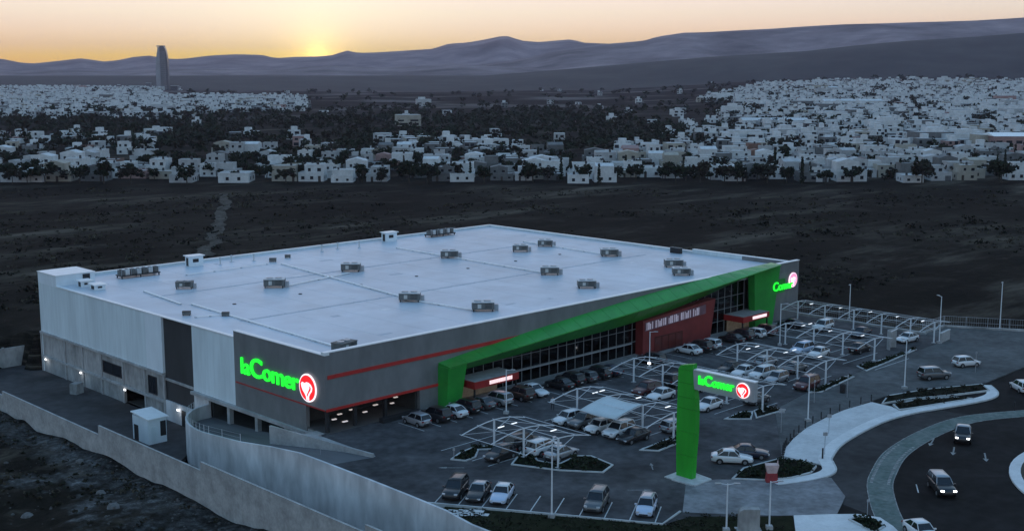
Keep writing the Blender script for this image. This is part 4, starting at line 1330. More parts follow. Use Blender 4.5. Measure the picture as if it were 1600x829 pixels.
# ------------------------------------------------------------------ shade canopies
def canopy(x0, ys, label, missing=(), fabric=(), lit=()):
    t = thing('shade_canopy', label, 'shade canopy', (x0, ys[0], 0), 0, 'shade canopies over the parking rows')
    prof = [(-5.0, 2.55), (-3.8, 2.82), (-2.4, 3.08), (-1.2, 3.24), (0, 3.32), (1.3, 3.26), (2.6, 3.10), (3.8, 2.86), (4.9, 2.6)]
    for k, y in enumerate(ys):
        yy = y - ys[0]
        MB().box(-0.085, 0.085, yy - 0.085, yy + 0.085, 0, 3.3).build('post', M_white, t)
        MB().box(-0.26, 0.26, yy - 0.26, yy + 0.26, 0, 0.1).build('foot', M_conc, t)
        m_ = MB()
        for (xa, za), (xb, zb) in zip(prof, prof[1:]): m_.beam((xa, yy, za), (xb, yy, zb), 0.06, 0.10)
        m_.build('arched_beam', M_white, t)
        MB().beam((-2.4, yy, 3.0), (-0.08, yy, 2.0), 0.045, 0.045).build('brace', M_white, t)
        MB().beam((2.4, yy, 3.0), (0.08, yy, 2.0), 0.045, 0.045).build('brace', M_white, t)
    for (xa, za) in (prof[0], prof[2], prof[4], prof[6], prof[8]):
        MB().tube((xa, 0.25, za + 0.05), (xa, ys[-1] - ys[0] - 0.25, za + 0.05), 0.032, n=6).build('purlin', M_white, t)
    for k in range(len(ys) - 1):
        ya, yb = ys[k] - ys[0], ys[k + 1] - ys[0]
        MB().tube((-4.9, ya, 2.6), (0, yb, 3.3), 0.018, n=4).build('tie_rod', M_white, t)
        MB().tube((0, ya, 3.3), (4.8, yb, 2.62), 0.025, n=4).build('tie_rod', M_white, t)
    for k, sx in lit:
        ya, yb = ys[k] - ys[0], ys[k + 1] - ys[0]
        ym = (ya + yb) / 2
        MB().box(sx - 0.45, sx + 0.45, ym - 0.07, ym + 0.07, 3.18, 3.25).build('lamp', mat('lit_canopy_lamp', (0.9, 0.9, 0.9), 0.4, 0, emit=(0.95, 0.97, 1.0), estr=0.6), t)
    for k, side in fabric:
        ya, yb = ys[k] - ys[0], ys[k + 1] - ys[0]
        m_ = MB()
        seg = prof[0:5] if side < 0 else prof[4:9]
        nn = 6
        for (xa, za) in seg:
            for j in range(nn + 1):
                f = j / nn
                sag = -0.22 * 4 * f * (1 - f)
                m_.v.append((xa, ya + (yb - ya) * f, za + 0.12 + sag))
        for i in range(len(seg) - 1):
            for j in range(nn):
                a = i * (nn + 1) + j
                m_.f.append((a, a + 1, a + nn + 2, a + nn + 1))
        me = m_.mesh('shade_sail', M_sail, True)
        o = link('shade_sail', me, t)
        sm = o.modifiers.new('thickness', 'SOLIDIFY'); sm.thickness = 0.02
    return t


canopy(10.4, [-17.5, -22.2, -27.4], 'white steel shade canopy without cover, nearest the ramp', lit=[(0, -1.2), (0, 0.8), (1, 2.0)])
canopy(27.0, [-15.0, -20.0, -25.4, -30.0], 'white steel canopy with a pale sail over its middle', fabric=[(1, -1)], lit=[(0, 0.5), (0, 1.8), (1, 2.5), (2, 1.8)])
canopy(44.4, [-9.6, -14.6, -20.0, -25.0, -30.4], 'white steel canopy partly hidden behind the green pylon', lit=[(3, 1.0)])
canopy(61.8, [-14.4, -19.4, -24.4, -28.8], 'white steel canopy frame right of the sign arm', lit=[(0, -1.0), (0, 1.2), (1, 0.8), (1, 3), (2, 2.0)])
canopy(79.2, [-11.2, -16.2, -21.2, -26.4], 'white steel canopy frame near the right end of the store', lit=[(0, 1.0), (0, 3.0), (1, 0.5), (2, 1.0)])
canopy(96.6, [-2.4, -7.6, -13.0, -18.0, -23.0, -27.0], 'farthest white steel canopy with lit lamps along the back fence', lit=[(0, 0), (1, 0.4), (2, 0.8), (3, 0.4), (4, 0)])

# trolley shelter wall panel in the far canopy and a grey drum-like screen
t = thing('screen_panel', 'pale grey upright screen panel in the far corner of the lot', 'screen', (88.2, -24.6, 0), R(8))
m_ = MB()
m_.loft([[(1.3 * math.cos(a), 0.9 * math.sin(a), z) for a in [math.pi * k / 10 for k in range(11)]] + [(1.2 * math.cos(a), 0.8 * math.sin(a), z) for a in [math.pi * k / 10 for k in range(10, -1, -1)]] for z in (0.05, 2.9)])
m_.build('curved_panel', M_conc, t)
MB().box(-1.4, 1.4, -0.1, 0.02, 2.9, 3.0).build('top_rail', M_white, t)

# ------------------------------------------------------------------ lamp posts
def lamp_post(x, y, h, label, arms=1, rz=0.0, z=0.0, r=0.09, flood=False):
    t = thing('lamp_post', label, 'lamp post', (x, y, z), rz, 'lamp posts around the site')
    MB().box(-0.3, 0.3, -0.3, 0.3, -0.1, 0.32).build('footing', M_conc, t)
    MB().tube((0, 0, 0.3), (0, 0, h), r, r * 0.65, 8).build('pole', M_white, t)
    for k in range(arms):
        s = 1 if k == 0 else -1
        MB().tube((0, 0, h - 0.1), (0.7 * s, 0, h + 0.02), 0.035, n=5).build('arm', M_white, t)
        MB().box(min(0.6 * s, 1.15 * s), max(0.6 * s, 1.15 * s), -0.13, 0.13, h - 0.02, h + 0.07).build('lamp_head', M_galv, t)
    if flood:
        MB().box(-0.22, 0.22, -0.3, -0.2, 0.7, 0.95).build('floodlight', M_ledw, t)
    return t


lamp_post(-0.6, -36.9, 7.6, 'tall white lamp post on the kerb below the first canopy', 2, R(30))
lamp_post(21.2, -8.4, 5.6, 'white lamp post in front of the left red awning', 1, R(-60))
lamp_post(52.0, -6.2, 5.4, 'white lamp post with a bright floodlight in front of the red entrance', 1, R(-60), flood=True)
lamp_post(78.0, -11.0, 6.6, 'white lamp post before the right end of the store', 1, R(-60))
lamp_post(44.9, -36.6, 5.6, 'white lamp post at the plaza edge right of the sign arm', 1, R(60))
lamp_post(67.6, -37.3, 6.6, 'white lamp post at the tip of the wedge-shaped bed', 1, R(60))
lamp_post(97.2, -27.6, 7.4, 'white lamp post at the lane corner of the far canopy', 1, R(60))
lamp_post(103.2, -8.4, 6.2, 'white lamp post behind the back fence', 1, R(200))
lamp_post(113.6, -30.0, 8.0, 'white lamp post at the far right street', 1, R(200))
lamp_post(8.2, -50.8, 4.6, 'grey lamp post with a cross arm rising from the bottom edge, left', 2, R(-45))
lamp_post(11.6, -53.2, 4.6, 'grey lamp post rising from the bottom edge, right of the concrete pillar', 1, R(-45))


def sign_post(x, y, h, label, plate=(0.5, 0.4), z=0.0, rz=R(-45)):
    t = thing('sign_post', label, 'sign post', (x, y, z), rz, 'small sign posts')
    MB().tube((0, 0, -0.05), (0, 0, h), 0.035, n=6).build('pole', M_galv, t)
    MB().box(-plate[0] / 2, plate[0] / 2, -0.06, -0.035, h - plate[1], h).build('plate', M_galv, t)
    return t


sign_post(34.8, -45.0, 2.6, 'small sign post on the plaza near the street curve')
sign_post(42.0, -41.2, 2.4, 'small sign post in the middle of the plaza')
sign_post(38.6, -36.9, 2.9, 'small sign post on the lane near the bollards', (0.7, 0.5))
sign_post(-4.2, -4.6, 2.4, 'small sign post beside the ramp parapet', (0.3, 0.3), lerp_list(RY, RZ, -4.6))
sign_post(4.2, -17.6, 1.3, 'short marker post on the tip of the hooked bed', (0.25, 0.3), 0.1)
sign_post(52.8, -32.6, 3.0, 'thin sign post on the lane, third from the right', (0.2, 0.3))
sign_post(58.2, -34.2, 3.0, 'thin sign post on the lane below the dark bin', (0.2, 0.3))
sign_post(83.0, -40.0, 3.0, 'thin sign post beside the white car on the lane', (0.2, 0.3))
sign_post(20.2, -58.4, 2.0, 'thin post in the dark corner bed', (0.2, 0.25))

# bollards along the plaza
ORD = ['first', 'second', 'third', 'fourth', 'fifth', 'sixth', 'seventh', 'eighth', 'ninth', 'tenth', 'eleventh', 'twelfth', 'thirteenth', 'fourteenth', 'fifteenth', 'sixteenth']
BL = [(31.2, -41.95), (31.9, -41.5), (32.7, -41.1), (33.6, -40.7), (34.6, -40.25), (36.2, -39.7), (37.8, -39.15), (39.8, -38.55), (42.0, -38.05), (44.3, -37.65), (46.6, -37.4), (49.0, -37.2), (51.4, -37.1), (53.8, -37.1), (56.2, -37.3), (58.3, -37.6)]
bm1 = MB().tube((0, 0, 0), (0, 0, 0.95), 0.075, n=8).mesh('post', M_dark)
bm2 = MB().tube((0, 0, 0.95), (0, 0, 1.02), 0.085, 0.04, 8).mesh('cap', M_dark)
bm3 = MB().tube((0, 0, 0.0), (0, 0, 0.04), 0.13, n=8).mesh('base', M_galv)
for k, (x, y) in enumerate(BL):
    t = thing('bollard', 'black bollard, %s from the grass bed in the row along the plaza' % ORD[k], 'bollard', (x, y, 0.006), 0, 'bollards along the plaza')
    link('post', bm1, t); link('cap', bm2, t); link('base', bm3, t)
for x, y, lab in ((33.4, -45.6, 'single black bollard on the curved sidewalk by the plaza'), (67.7, -52.1, 'dark post standing on the street below the white car at the right edge')):
    t = thing('bollard', lab, 'bollard', (x, y, 0.02 if x < 50 else -0.12))
    link('post', bm1, t).scale = (1.3, 1.3, 1.25); link('base', bm3, t)
t = thing('litter_bin', 'dark upright bin where the lane meets the bed', 'bin', (59.8, -32.6, 0))
MB().tube((0, 0, 0), (0, 0, 1.15), 0.36, 0.4, 10).build('body', M_dark, t)
MB().tube((0, 0, 1.15), (0, 0, 1.28), 0.42, 0.2, 10).build('lid', M_dark, t)

# fences
def fence(p0, p1, h, label, n, name='mesh_fence'):
    t = thing(name, label, 'fence', (p0[0], p0[1], 0))
    d = Vector((p1[0] - p0[0], p1[1] - p0[1]))
    for k in range(n + 1):
        q = d * (k / n)
        MB().tube((q.x, q.y, -0.4), (q.x, q.y, h), 0.05, n=5).build('post', M_fence, t)
    for z in (0.15, h * 0.5, h - 0.05):
        MB().beam((0, 0, z), (d.x, d.y, z), 0.04, 0.05).build('rail', M_fence, t)
    wires = MB()
    m = int(d.length / 0.35)
    for k in range(m):
        q = d * (k / m)
        wires.box(q.x - 0.010, q.x + 0.010, q.y - 0.010, q.y + 0.010, 0.1, h - 0.03)
    o = wires.build('wire_mesh', M_fence, t); o['kind'] = 'stuff'
    return t


fence((101.6, 0.5), (101.6, -23.2), 2.3, 'grey mesh fence behind the farthest canopy', 9)
fence((101.9, -22.4), (109.3, -22.4), 1.9, 'short grey mesh fence between the far canopy and the street', 4)
fence((109.4, -22.5), (125.8, -51.8), 1.9, 'long grey mesh fence along the far street on the right', 10)
MB_ = MB().box(101.35, 101.85, -23.2, 0.4, -0.5, 0.28).prism([(101.9, -22.7), (109.2, -22.7), (125.6, -52.0), (126.1, -51.7), (109.5, -22.1), (101.9, -22.1)], -0.5, 0.28)
tag(MB_.build('fence_plinth', M_conc_dark), 'low concrete plinth under the back fence', 'wall')
t = thing('low_wall', 'low pale grey wall at the corner of the far canopy', 'wall', (99.2, -27.5, 0), R(6))
MB().box(-1.9, 1.9, -0.15, 0.15, 0, 1.5).build('wall_face', M_conc, t)
MB().box(-2.0, 2.0, -0.2, 0.2, 1.5, 1.6).build('coping', M_kerb, t)

# concrete pillar at the bottom edge, kiosk by the grass bed
t = thing('concrete_pillar', 'rounded grey concrete pillar cut by the bottom edge', 'pillar', (10.0, -52.0, -0.1), R(-45))
m_ = MB()
pf = [(-0.95, 0)] + [(-0.95 + 0.45 * (1 - math.cos(a)), 1.75 + 0.45 * math.sin(a)) for a in [math.pi / 2 * k / 6 for k in range(7)]] + [(0.95, 2.2), (0.95, 0)]
m_.loft([[(x, y, z) for x, z in pf] for y in (-0.45, 0.45)])
me = m_.mesh('pillar_body', M_conc_dark); fix_normals(me); link('pillar_body', me, t)
MB().box(-1.2, 1.2, -0.7, 0.7, -0.1, 0.12).build('footing', M_conc, t)
t = thing('kiosk', 'small red and pale pink kiosk beside the grass bed', 'kiosk', (23.0, -45.9, 0.02), R(-45))
MB().loft([[(-0.62, -0.4, 0), (0.62, -0.4, 0), (0.62, 0.4, 0), (-0.62, 0.4, 0)], [(-0.52, -0.34, 0.95), (0.52, -0.34, 0.95), (0.52, 0.34, 0.95), (-0.52, 0.34, 0.95)]]).build('base', mat('kiosk_red', (0.30, 0.035, 0.04), 0.6, 0.2, 2.0), t)
MB().loft([[(-0.48, -0.3, 0.95), (0.48, -0.3, 0.95), (0.48, 0.3, 0.95), (-0.48, 0.3, 0.95)], [(-0.68, -0.42, 1.85), (0.68, -0.42, 1.85), (0.68, 0.42, 1.85), (-0.68, 0.42, 1.85)]]).build('upper_panel', mat('kiosk_pink', (0.58, 0.42, 0.40), 0.6, 0.2, 2.0), t)
MB().loft([[(0.5, -0.05, 1.85), (0.66, -0.05, 1.85), (0.66, 0.05, 1.85), (0.5, 0.05, 1.85)], [(0.58, -0.03, 2.3), (0.62, -0.03, 2.3), (0.62, 0.03, 2.3), (0.58, 0.03, 2.3)]]).build('finial', mat('kiosk_pink2', (0.62, 0.45, 0.42), 0.6, 0.1, 2.0), t)

# white booth in the yard
t = thing('yard_booth', 'white flat-roofed booth standing in the sunken yard', 'booth', (-6.3, 30.7, -6))
MB().box(-1.3, 1.3, -2.1, 2.1, 0, 3.3).build('wall', M_panel_b, t)
MB().add([(-1.45, -2.3, 3.3), (1.6, -2.3, 3.3), (1.6, 2.3, 3.6), (-1.45, 2.3, 3.6), (-1.45, -2.3, 3.45), (1.6, -2.3, 3.45), (1.6, 2.3, 3.75), (-1.45, 2.3, 3.75)],
         [(0, 3, 2, 1), (4, 5, 6, 7), (0, 1, 5, 4), (1, 2, 6, 5), (2, 3, 7, 6), (3, 0, 4, 7)]).build('roof', M_coping, t)
MB().box(-1.34, -1.3, 0.6, 1.7, 0, 2.1).build('door', M_dark, t)
MB().box(0.4, 1.2, -2.14, -2.1, 0.9, 2.9).build('louvre_panel', M_dark, t)
MB().box(-0.9, 0.0, -2.13, -2.1, 0.2, 2.3).build('panel', M_panel, t)

# rooflights / pallets in the yard
for k, (x, y, s, lab) in enumerate(((-3.0, 36.5, 1.0, 'dark crate stack against the yard wall, near'), (-2.6, 60.0, 1.3, 'dark crate stack in the far part of the yard'))):
    t = thing('crate_stack', lab, 'crates', (x, y, -6), R(20 * k))
    for j in range(3):
        MB().box(-0.6 * s, 0.6 * s, -0.5 * s, 0.5 * s, 0.42 * j * s, (0.42 * j + 0.40) * s).build('crate', M_conc_dark, t, rz=R(4 * j))

# ------------------------------------------------------------------ cars
def make_car(kind):
    """meshes in metres, nose to +x, wheels on z=0; returns list of (name, mesh, loc, paintable, children)"""
    L_ = {'sedan': 4.5, 'hatch': 4.0, 'suv': 4.5, 'pickup': 5.2}[kind]
    W_ = {'sedan': 0.88, 'hatch': 0.86, 'suv': 0.93, 'pickup': 0.93}[kind]
    hl = L_ / 2
    if kind == 'sedan':
        st = [(-1.0, .78, .66, .42), (-.97, .92, .78, .32), (-.80, 1.00, .95, .25), (-.45, .98, 1, .22), (0.0, .95, 1, .22), (.30, .94, 1, .22), (.45, .90, 1, .22), (.72, .82, .96, .24), (.92, .70, .86, .28), (.98, .60, .74, .34), (1.0, .50, .6, .40)]
        gb = [(-.72, 1.0), (.36, .93)]; gr = [(-.42, 1.44), (.10, 1.44)]
    elif kind == 'hatch':
        st = [(-1.0, .70, .70, .42), (-.98, .94, .82, .32), (-.85, 1.00, .95, .25), (-.45, 1.0, 1, .22), (0.0, .98, 1, .22), (.35, .96, 1, .22), (.52, .92, 1, .22), (.78, .82, .95, .24), (.94, .68, .84, .28), (1.0, .52, .62, .40)]
        gb = [(-.96, .97), (.44, .94)]; gr = [(-.80, 1.50), (.14, 1.50)]
    elif kind == 'suv':
        st = [(-1.0, .80, .74, .48), (-.98, 1.05, .86, .38), (-.85, 1.12, .97, .30), (-.45, 1.12, 1, .28), (0.0, 1.10, 1, .28), (.35, 1.08, 1, .28), (.50, 1.05, 1, .28), (.78, .98, .97, .30), (.95, .86, .88, .34), (1.0, .62, .68, .46)]
        gb = [(-.96, 1.09), (.44, 1.06)]; gr = [(-.86, 1.70), (.16, 1.70)]
    else:
        st = [(-1.0, .72, .80, .50), (-.985, 1.02, .92, .42), (-.85, 1.04, .98, .36), (-.2, 1.04, 1, .32), (0.0, 1.05, 1, .32), (.35, 1.05, 1, .32), (.50, 1.04, 1, .32), (.78, 1.0, .97, .34), (.96, .88, .88, .38), (1.0, .66, .70, .50)]
        gb = [(-.22, 1.04), (.46, 1.04)]; gr = [(-.14, 1.72), (.22, 1.72)]
    m_ = MB()
    rings = []
    for f, zt, wf, zb in st:
        x = f * hl; w = W_ * wf
        rr = [(0, zb), (w * .86, zb), (w * .97, zb + .12 * (zt - zb)), (w, zb + .42 * (zt - zb)), (w * .975, zb + .78 * (zt - zb)), (w * .92, zt - .03), (w * .80, zt + .01), (w * .4, zt + .035), (0, zt + .04)]
        full = [(x, y, z) for y, z in rr] + [(x, -y, z) for y, z in rr[-2:0:-1]]
        rings.append(full)
    m_.loft(rings)
    body = m_.mesh('body', None, True); fix_normals(body)
    (x0, z0), (x1, z1) = gb; (x2, z2), (x3, z3) = gr
    x0 *= hl; x1 *= hl; x2 *= hl; x3 *= hl
    bw0, rw0 = W_ * .90, W_ * .70
    # glasshouse faces
    def quad(a, b, c, d): return MB().add([a, b, c, d], [(0, 1, 2, 3)])
    BL_, BR_, FL_, FR_ = (x0, bw0, z0), (x0, -bw0, z0), (x1, bw0, z1), (x1, -bw0, z1)
    bl, br, fl, fr = (x2, rw0, z2), (x2, -rw0, z2), (x3, rw0, z3), (x3, -rw0, z3)
    parts = [('body', body, (0, 0, 0), True, [])]
    parts.append(('windscreen', quad(FL_, FR_, fr, fl).mesh('windscreen', M_carglass), (0, 0, 0), False, []))
    parts.append(('rear_window', quad(BR_, BL_, bl, br).mesh('rear_window', M_carglass), (0, 0, 0), False, []))
    parts.append(('side_window', quad(BL_, FL_, fl, bl).mesh('side_window', M_carglass), (0, 0, 0), False, []))
    parts.append(('side_window', quad(FR_, BR_, br, fr).mesh('side_window', M_carglass), (0, 0, 0), False, []))
    rf = MB()
    rings = []
    for k in range(5):
        f = k / 4
        x = x2 - .06 + (x3 + .06 - x2 + .06) * f
        cr = .05 * (1 - (2 * f - 1) ** 2)
        rings.append([(x, -rw0 - .02, z2 - .03), (x, rw0 + .02, z2 - .03), (x, rw0 + .0, z2 + .015 + cr * .6), (x, rw0 * .5, z2 + .035 + cr), (x, -rw0 * .5, z2 + .035 + cr), (x, -rw0, z2 + .015 + cr * .6)])
    rf.loft(rings)
    for a, b in ((FL_, fl), (FR_, fr), (BL_, bl), (BR_, br)): rf.tube(a, b, .045, .04, 5)
    for s in (1, -1):
        mx0 = (x0 + x1) / 2 - .05; mx1 = (x2 + x3) / 2
        rf.tube((mx0, bw0 * s, (z0 + z1) / 2), (mx1, rw0 * s, z2), .045, .04, 5)
    rm = rf.mesh('roof', None, True); fix_normals(rm)
    parts.append(('roof', rm, (0, 0, 0), True, []))
    # trim: bumpers, grille, sill, arches
    wx = .60 * hl if kind != 'pickup' else .64 * hl
    wr = {'sedan': .31, 'hatch': .30, 'suv': .35, 'pickup': .37}[kind]
    zf = st[-1][1]
    parts.append(('grille', MB().box(hl - .03, hl + .015, -.42, .42, zf - .16, zf - .02).mesh('grille', M_dark), (0, 0, 0), False, []))
    parts.append(('rear_bumper', MB().box(-hl - .012, -hl + .04, -.5, .5, .38, .5).mesh('rear_bumper', M_dark), (0, 0, 0), False, []))
    for s in (1, -1):
        for q in (wx, -wx):
            n = 10
            y = s * (W_ + .004)
            vs = [(q, y, wr)] + [(q + (wr + .07) * math.cos(math.pi * k / n), y, wr + (wr + .07) * math.sin(math.pi * k / n)) for k in range(n + 1)]
            vs += [(q - wr, y, .2), (q + wr, y, .2)]
            fs = [(0, k + 1, k + 2) for k in range(n)] + [(0, n + 1, n + 2), (0, n + 2, n + 3), (0, n + 3, 1)]
            parts.append(('wheel_arch', MB().add(vs, fs).mesh('wheel_arch', M_dark), (0, 0, 0), False, []))
    tyre = MB().tube((0, -.11, 0), (0, .11, 0), wr, n=16).mesh('tyre', M_rubber)
    rim = MB().tube((0, -.118, 0), (0, .118, 0), wr * .62, n=12).mesh('rim', M_rim)
    for q in (wx, -wx):
        for s in (1, -1):
            parts.append(('wheel', tyre, (q, s * (W_ - .085), wr), False, [('rim', rim)]))
    hx = hl * .965; zh = st[-2][1]
    hm = MB().cbox((0, 0, 0), (.16, .32, .14)).mesh('headlight', M_lens)
    for s in (1, -1): parts.append(('headlight', hm, (hx - .02, s * W_ * .66, zh - .04), False, []))
    tm = MB().cbox((0, 0, 0), (.10, .28, .17)).mesh('tail_light', M_tail)
    for s in (1, -1): parts.append(('tail_light', tm, (-hl * .975, s * W_ * .70, st[1][1] - .14), False, []))
    mm_ = MB().cbox((0, 0, 0), (.12, .2, .13)).mesh('mirror', None)
    for s in (1, -1): parts.append(('mirror', mm_, (x1 - .15, s * (W_ + .08), z1 + .05), True, []))
    pm = MB().cbox((0, 0, 0), (.02, .42, .12)).mesh('number_plate', M_plate)
    parts.append(('number_plate', pm, (-hl - .012, 0, .62), False, []))
    if kind == 'pickup':
        bd = MB().box(-hl * .95, -.26 * hl, -W_ * .74, W_ * .74, 1.05, 1.10).mesh('load_bed', M_dark)
        parts.append(('load_bed', bd, (0, 0, 0), False, []))
    for nm, me, *_ in parts:
        if not me.materials: me.materials.append(M_white)
    return parts


CARS = {k: make_car(k) for k in ('sedan', 'hatch', 'suv', 'pickup')}
PAINT = {}


def paint(name, col, rough=0.22, metal=0.1):
    m = bpy.data.materials.new('car_paint_' + name)
    m.use_nodes = True
    bs = m.node_tree.nodes['Principled BSDF']
    bs.inputs['Base Color'].default_value = (*col, 1)
    bs.inputs['Roughness'].default_value = rough + .1
    bs.inputs['Metallic'].default_value = metal
    bs.inputs['Coat Weight'].default_value = 0.6
    bs.inputs['Coat Roughness'].default_value = 0.08
    nz = m.node_tree.nodes.new('ShaderNodeTexNoise'); nz.inputs['Scale'].default_value = 1.6; nz.inputs['Detail'].default_value = 5
    tc = m.node_tree.nodes.new('ShaderNodeTexCoord'); m.node_tree.links.new(tc.outputs['Object'], nz.inputs['Vector'])
    mr = m.node_tree.nodes.new('ShaderNodeMapRange'); mr.inputs[3].default_value = rough; mr.inputs[4].default_value = rough + .25
    m.node_tree.links.new(nz.outputs[0], mr.inputs[0]); m.node_tree.links.new(mr.outputs[0], bs.inputs['Roughness'])
    PAINT[name] = m


paint('white', (.72, .73, .74)); paint('silver', (.40, .41, .43), .25, .6); paint('grey', (.13, .135, .14), .25, .5); paint('black', (.012, .012, .014))
paint('darkblue', (.016, .022, .045)); paint('darkred', (.085, .014, .014)); paint('brown', (.045, .028, .022)); paint('paleblue', (.50, .58, .72))


def car(x, y, deg, kind, col, label, lit=False, z=0.0, group='cars in the parking lot', roofcol=None):
    t = thing('car', label, 'car', (x, y, z), R(deg), group)
    for nm, me, loc, pt, kids in CARS[kind]:
        o = link('wheel_tyre' if False else nm, me, t, loc)
        if pt:
            o.material_slots[0].link = 'OBJECT'
            o.material_slots[0].material = PAINT[roofcol if (roofcol and nm == 'roof') else col]
        if lit and nm == 'headlight':
            o.material_slots[0].link = 'OBJECT'; o.material_slots[0].material = M_headlit
        for kn_, km in kids: link(kn_, km, o)
    return t


FR = 'cars along the shop front'
fy = -4.4
for x, k, c, lab in ((10.4, 'hatch', 'silver', 'silver hatchback leftmost in the row along the shop front'), (13.0, 'suv', 'black', 'black off-roader second from the left along the shop front'),
                     (15.6, 'sedan', 'white', 'white sedan third from the left along the shop front'), (18.2, 'suv', 'black', 'black off-roader just right of the leftmost white sedan'),
                     (20.8, 'sedan', 'grey', 'dark grey sedan left of the silver car by the left awning'), (23.4, 'suv', 'silver', 'silver off-roader just left of the lamp post by the awning'),
                     (27.2, 'suv', 'brown', 'dark brown car in front of the left red awning'), (29.9, 'sedan', 'white', 'white sedan standing out right of the left red awning'),
                     (34.8, 'sedan', 'black', 'black sedan at the left end of the dark row before the glass front'), (37.4, 'suv', 'black', 'black off-roader second in the dark row before the glass front'),
                     (40.0, 'hatch', 'grey', 'grey hatchback third in the dark row before the glass front'), (42.6, 'suv', 'black', 'black off-roader fourth in the dark row before the glass front'),
                     (45.2, 'sedan', 'darkblue', 'dark blue sedan at the right end of the dark row'), (54.4, 'suv', 'black', 'black car beside the floodlit lamp post'),
                     (63.4, 'sedan', 'white', 'white sedan in front of the red entrance block'), (66.2, 'suv', 'black', 'black car between the two white cars by the red entrance'),
                     (68.9, 'hatch', 'white', 'white hatchback right of the red entrance block'), (74.4, 'sedan', 'black', 'black sedan left of the white car near the right awning'),
                     (77.2, 'suv', 'black', 'black off-roader beside the white car near the right awning'), (80.2, 'hatch', 'white', 'white hatchback before the right red awning'),
                     (82.9, 'suv', 'darkred', 'dark red car before the right red awning'), (91.0, 'sedan', 'black', 'black sedan under the right end lettering')):
    car(x + rnd.uniform(-.15, .15), fy + rnd.uniform(-.35, .25), 90 + rnd.uniform(-2.5, 2.5) + (180 if lab.startswith('white sedan standing') else 0), k, c, lab, group=FR)

for x, y, d, k, c, lab in (
        (8.0, -20.9, 182, 'hatch', 'black', 'black hatchback alone between the hooked bed and the pointed island'),
        (13.0, -19.4, 0, 'suv', 'black', 'black car under the far side of the first canopy'),
        (13.2, -22.6, 0, 'suv', 'white', 'white car under the first canopy, left of the silver one'),
        (13.4, -25.1, 2, 'sedan', 'silver', 'silver sedan under the first canopy at its right end'),
        (23.4, -16.5, 180, 'hatch', 'white', 'white hatchback at the left end of the second canopy'),
        (23.8, -19.0, 180, 'suv', 'grey', 'dark grey off-roader left of the pale sail'),
        (23.6, -21.6, 180, 'hatch', 'white', 'white hatchback at the front edge of the pale sail'),
        (23.8, -24.2, 181, 'suv', 'white', 'white off-roader half covered by the pale sail'),
        (23.6, -26.8, 180, 'sedan', 'black', 'black sedan right of the cars under the sail'),
        (29.9, -17.0, 0, 'sedan', 'darkblue', 'dark blue sedan on the far side of the second canopy'),
        (30.2, -27.6, 0, 'hatch', 'silver', 'silver hatchback on the far side of the second canopy by the pylon'),
        (40.6, -14.8, 180, 'suv', 'darkred', 'dark red car left of the white one behind the pylon'),
        (40.4, -17.6, 180, 'sedan', 'white', 'white sedan just left of the pylon behind it'),
        (40.6, -25.0, 180, 'sedan', 'white', 'white sedan just right of the pylon below the sign arm'),
        (47.6, -14.6, 0, 'suv', 'black', 'black car on the far side of the third canopy'),
        (47.8, -18.6, 0, 'hatch', 'white', 'white hatchback peeping over the sign arm'),
        (47.6, -27.4, 0, 'sedan', 'grey', 'grey sedan behind the right end of the sign arm'),
        (58.4, -15.6, 180, 'sedan', 'black', 'black sedan at the left end of the fourth canopy'),
        (58.3, -18.0, 180, 'sedan', 'white', 'white sedan under the fourth canopy, first of three pale cars'),
        (58.5, -20.7, 180, 'suv', 'white', 'white off-roader under the fourth canopy, second of three pale cars'),
        (58.2, -23.4, 180, 'hatch', 'silver', 'silver hatchback under the fourth canopy, third of three pale cars'),
        (58.3, -28.2, 181, 'suv', 'darkred', 'dark red car at the lane end of the fourth canopy'),
        (65.2, -17.0, 0, 'hatch', 'silver', 'silver hatchback on the far side of the fourth canopy'),
        (65.2, -22.0, 0, 'sedan', 'grey', 'grey sedan on the far side of the fourth canopy'),
        (75.6, -16.4, 180, 'suv', 'paleblue', 'pale blue off-roader at the fifth canopy, left of a white car'),
        (75.8, -19.2, 180, 'sedan', 'white', 'white sedan at the fifth canopy beside the pale blue car'),
        (82.6, -22.0, 0, 'sedan', 'black', 'black sedan on the far side of the fifth canopy'),
        (92.6, -9.6, 180, 'suv', 'white', 'white car under the farthest canopy near the store'),
        (92.8, -16.4, 180, 'sedan', 'darkblue', 'dark blue sedan under the farthest canopy'),
        (94.4, -23.6, 172, 'sedan', 'white', 'white sedan under the farthest canopy at the lane end')):
    car(x + rnd.uniform(-.2, .2), y + rnd.uniform(-.12, .12), d + rnd.uniform(-2, 2), k, c, lab)
hd = math.degrees(math.atan2(0.515, 0.857))
for s, k, c, lab, rc in ((1.55, 'suv', 'black', 'black off-roader leftmost in the bottom row of stalls', None), (3.95, 'sedan', 'black', 'black sedan with pale roof second in the bottom row of stalls', 'silver'),
                     (6.4, 'sedan', 'paleblue', 'pale blue-white sedan third in the bottom row of stalls', 'white'), (15.9, 'suv', 'grey', 'dark grey off-roader alone in the bottom row, left of the last car', None), (20.8, 'hatch', 'paleblue', 'pale blue-white hatchback at the right end of the bottom row', 'silver')):
    p = Vector((-6.2, -26.0)) + kd * s + kn * 2.75
    car(p.x, p.y, hd + 180 + rnd.uniform(-2, 2), k, c, lab, roofcol=rc, group='cars in the bottom row of stalls')
SG = 'cars on the street and lane'
car(32.9, -59.6, 224, 'suv', 'black', 'black car with lit headlights driving round the roundabout', True, -0.12, SG, 'silver')
car(51.6, -53.0, 204, 'pickup', 'black', 'black pickup with lit headlights and pale roof coming along the street', True, -0.12, SG, 'silver')
car(20.0, -64.0, 238, 'sedan', 'white', 'white sedan cut by the bottom edge of the picture', False, -0.12, SG)
car(78.0, -48.6, 48, 'hatch', 'white', 'white hatchback seen from behind at the right edge', False, -0.12, SG)
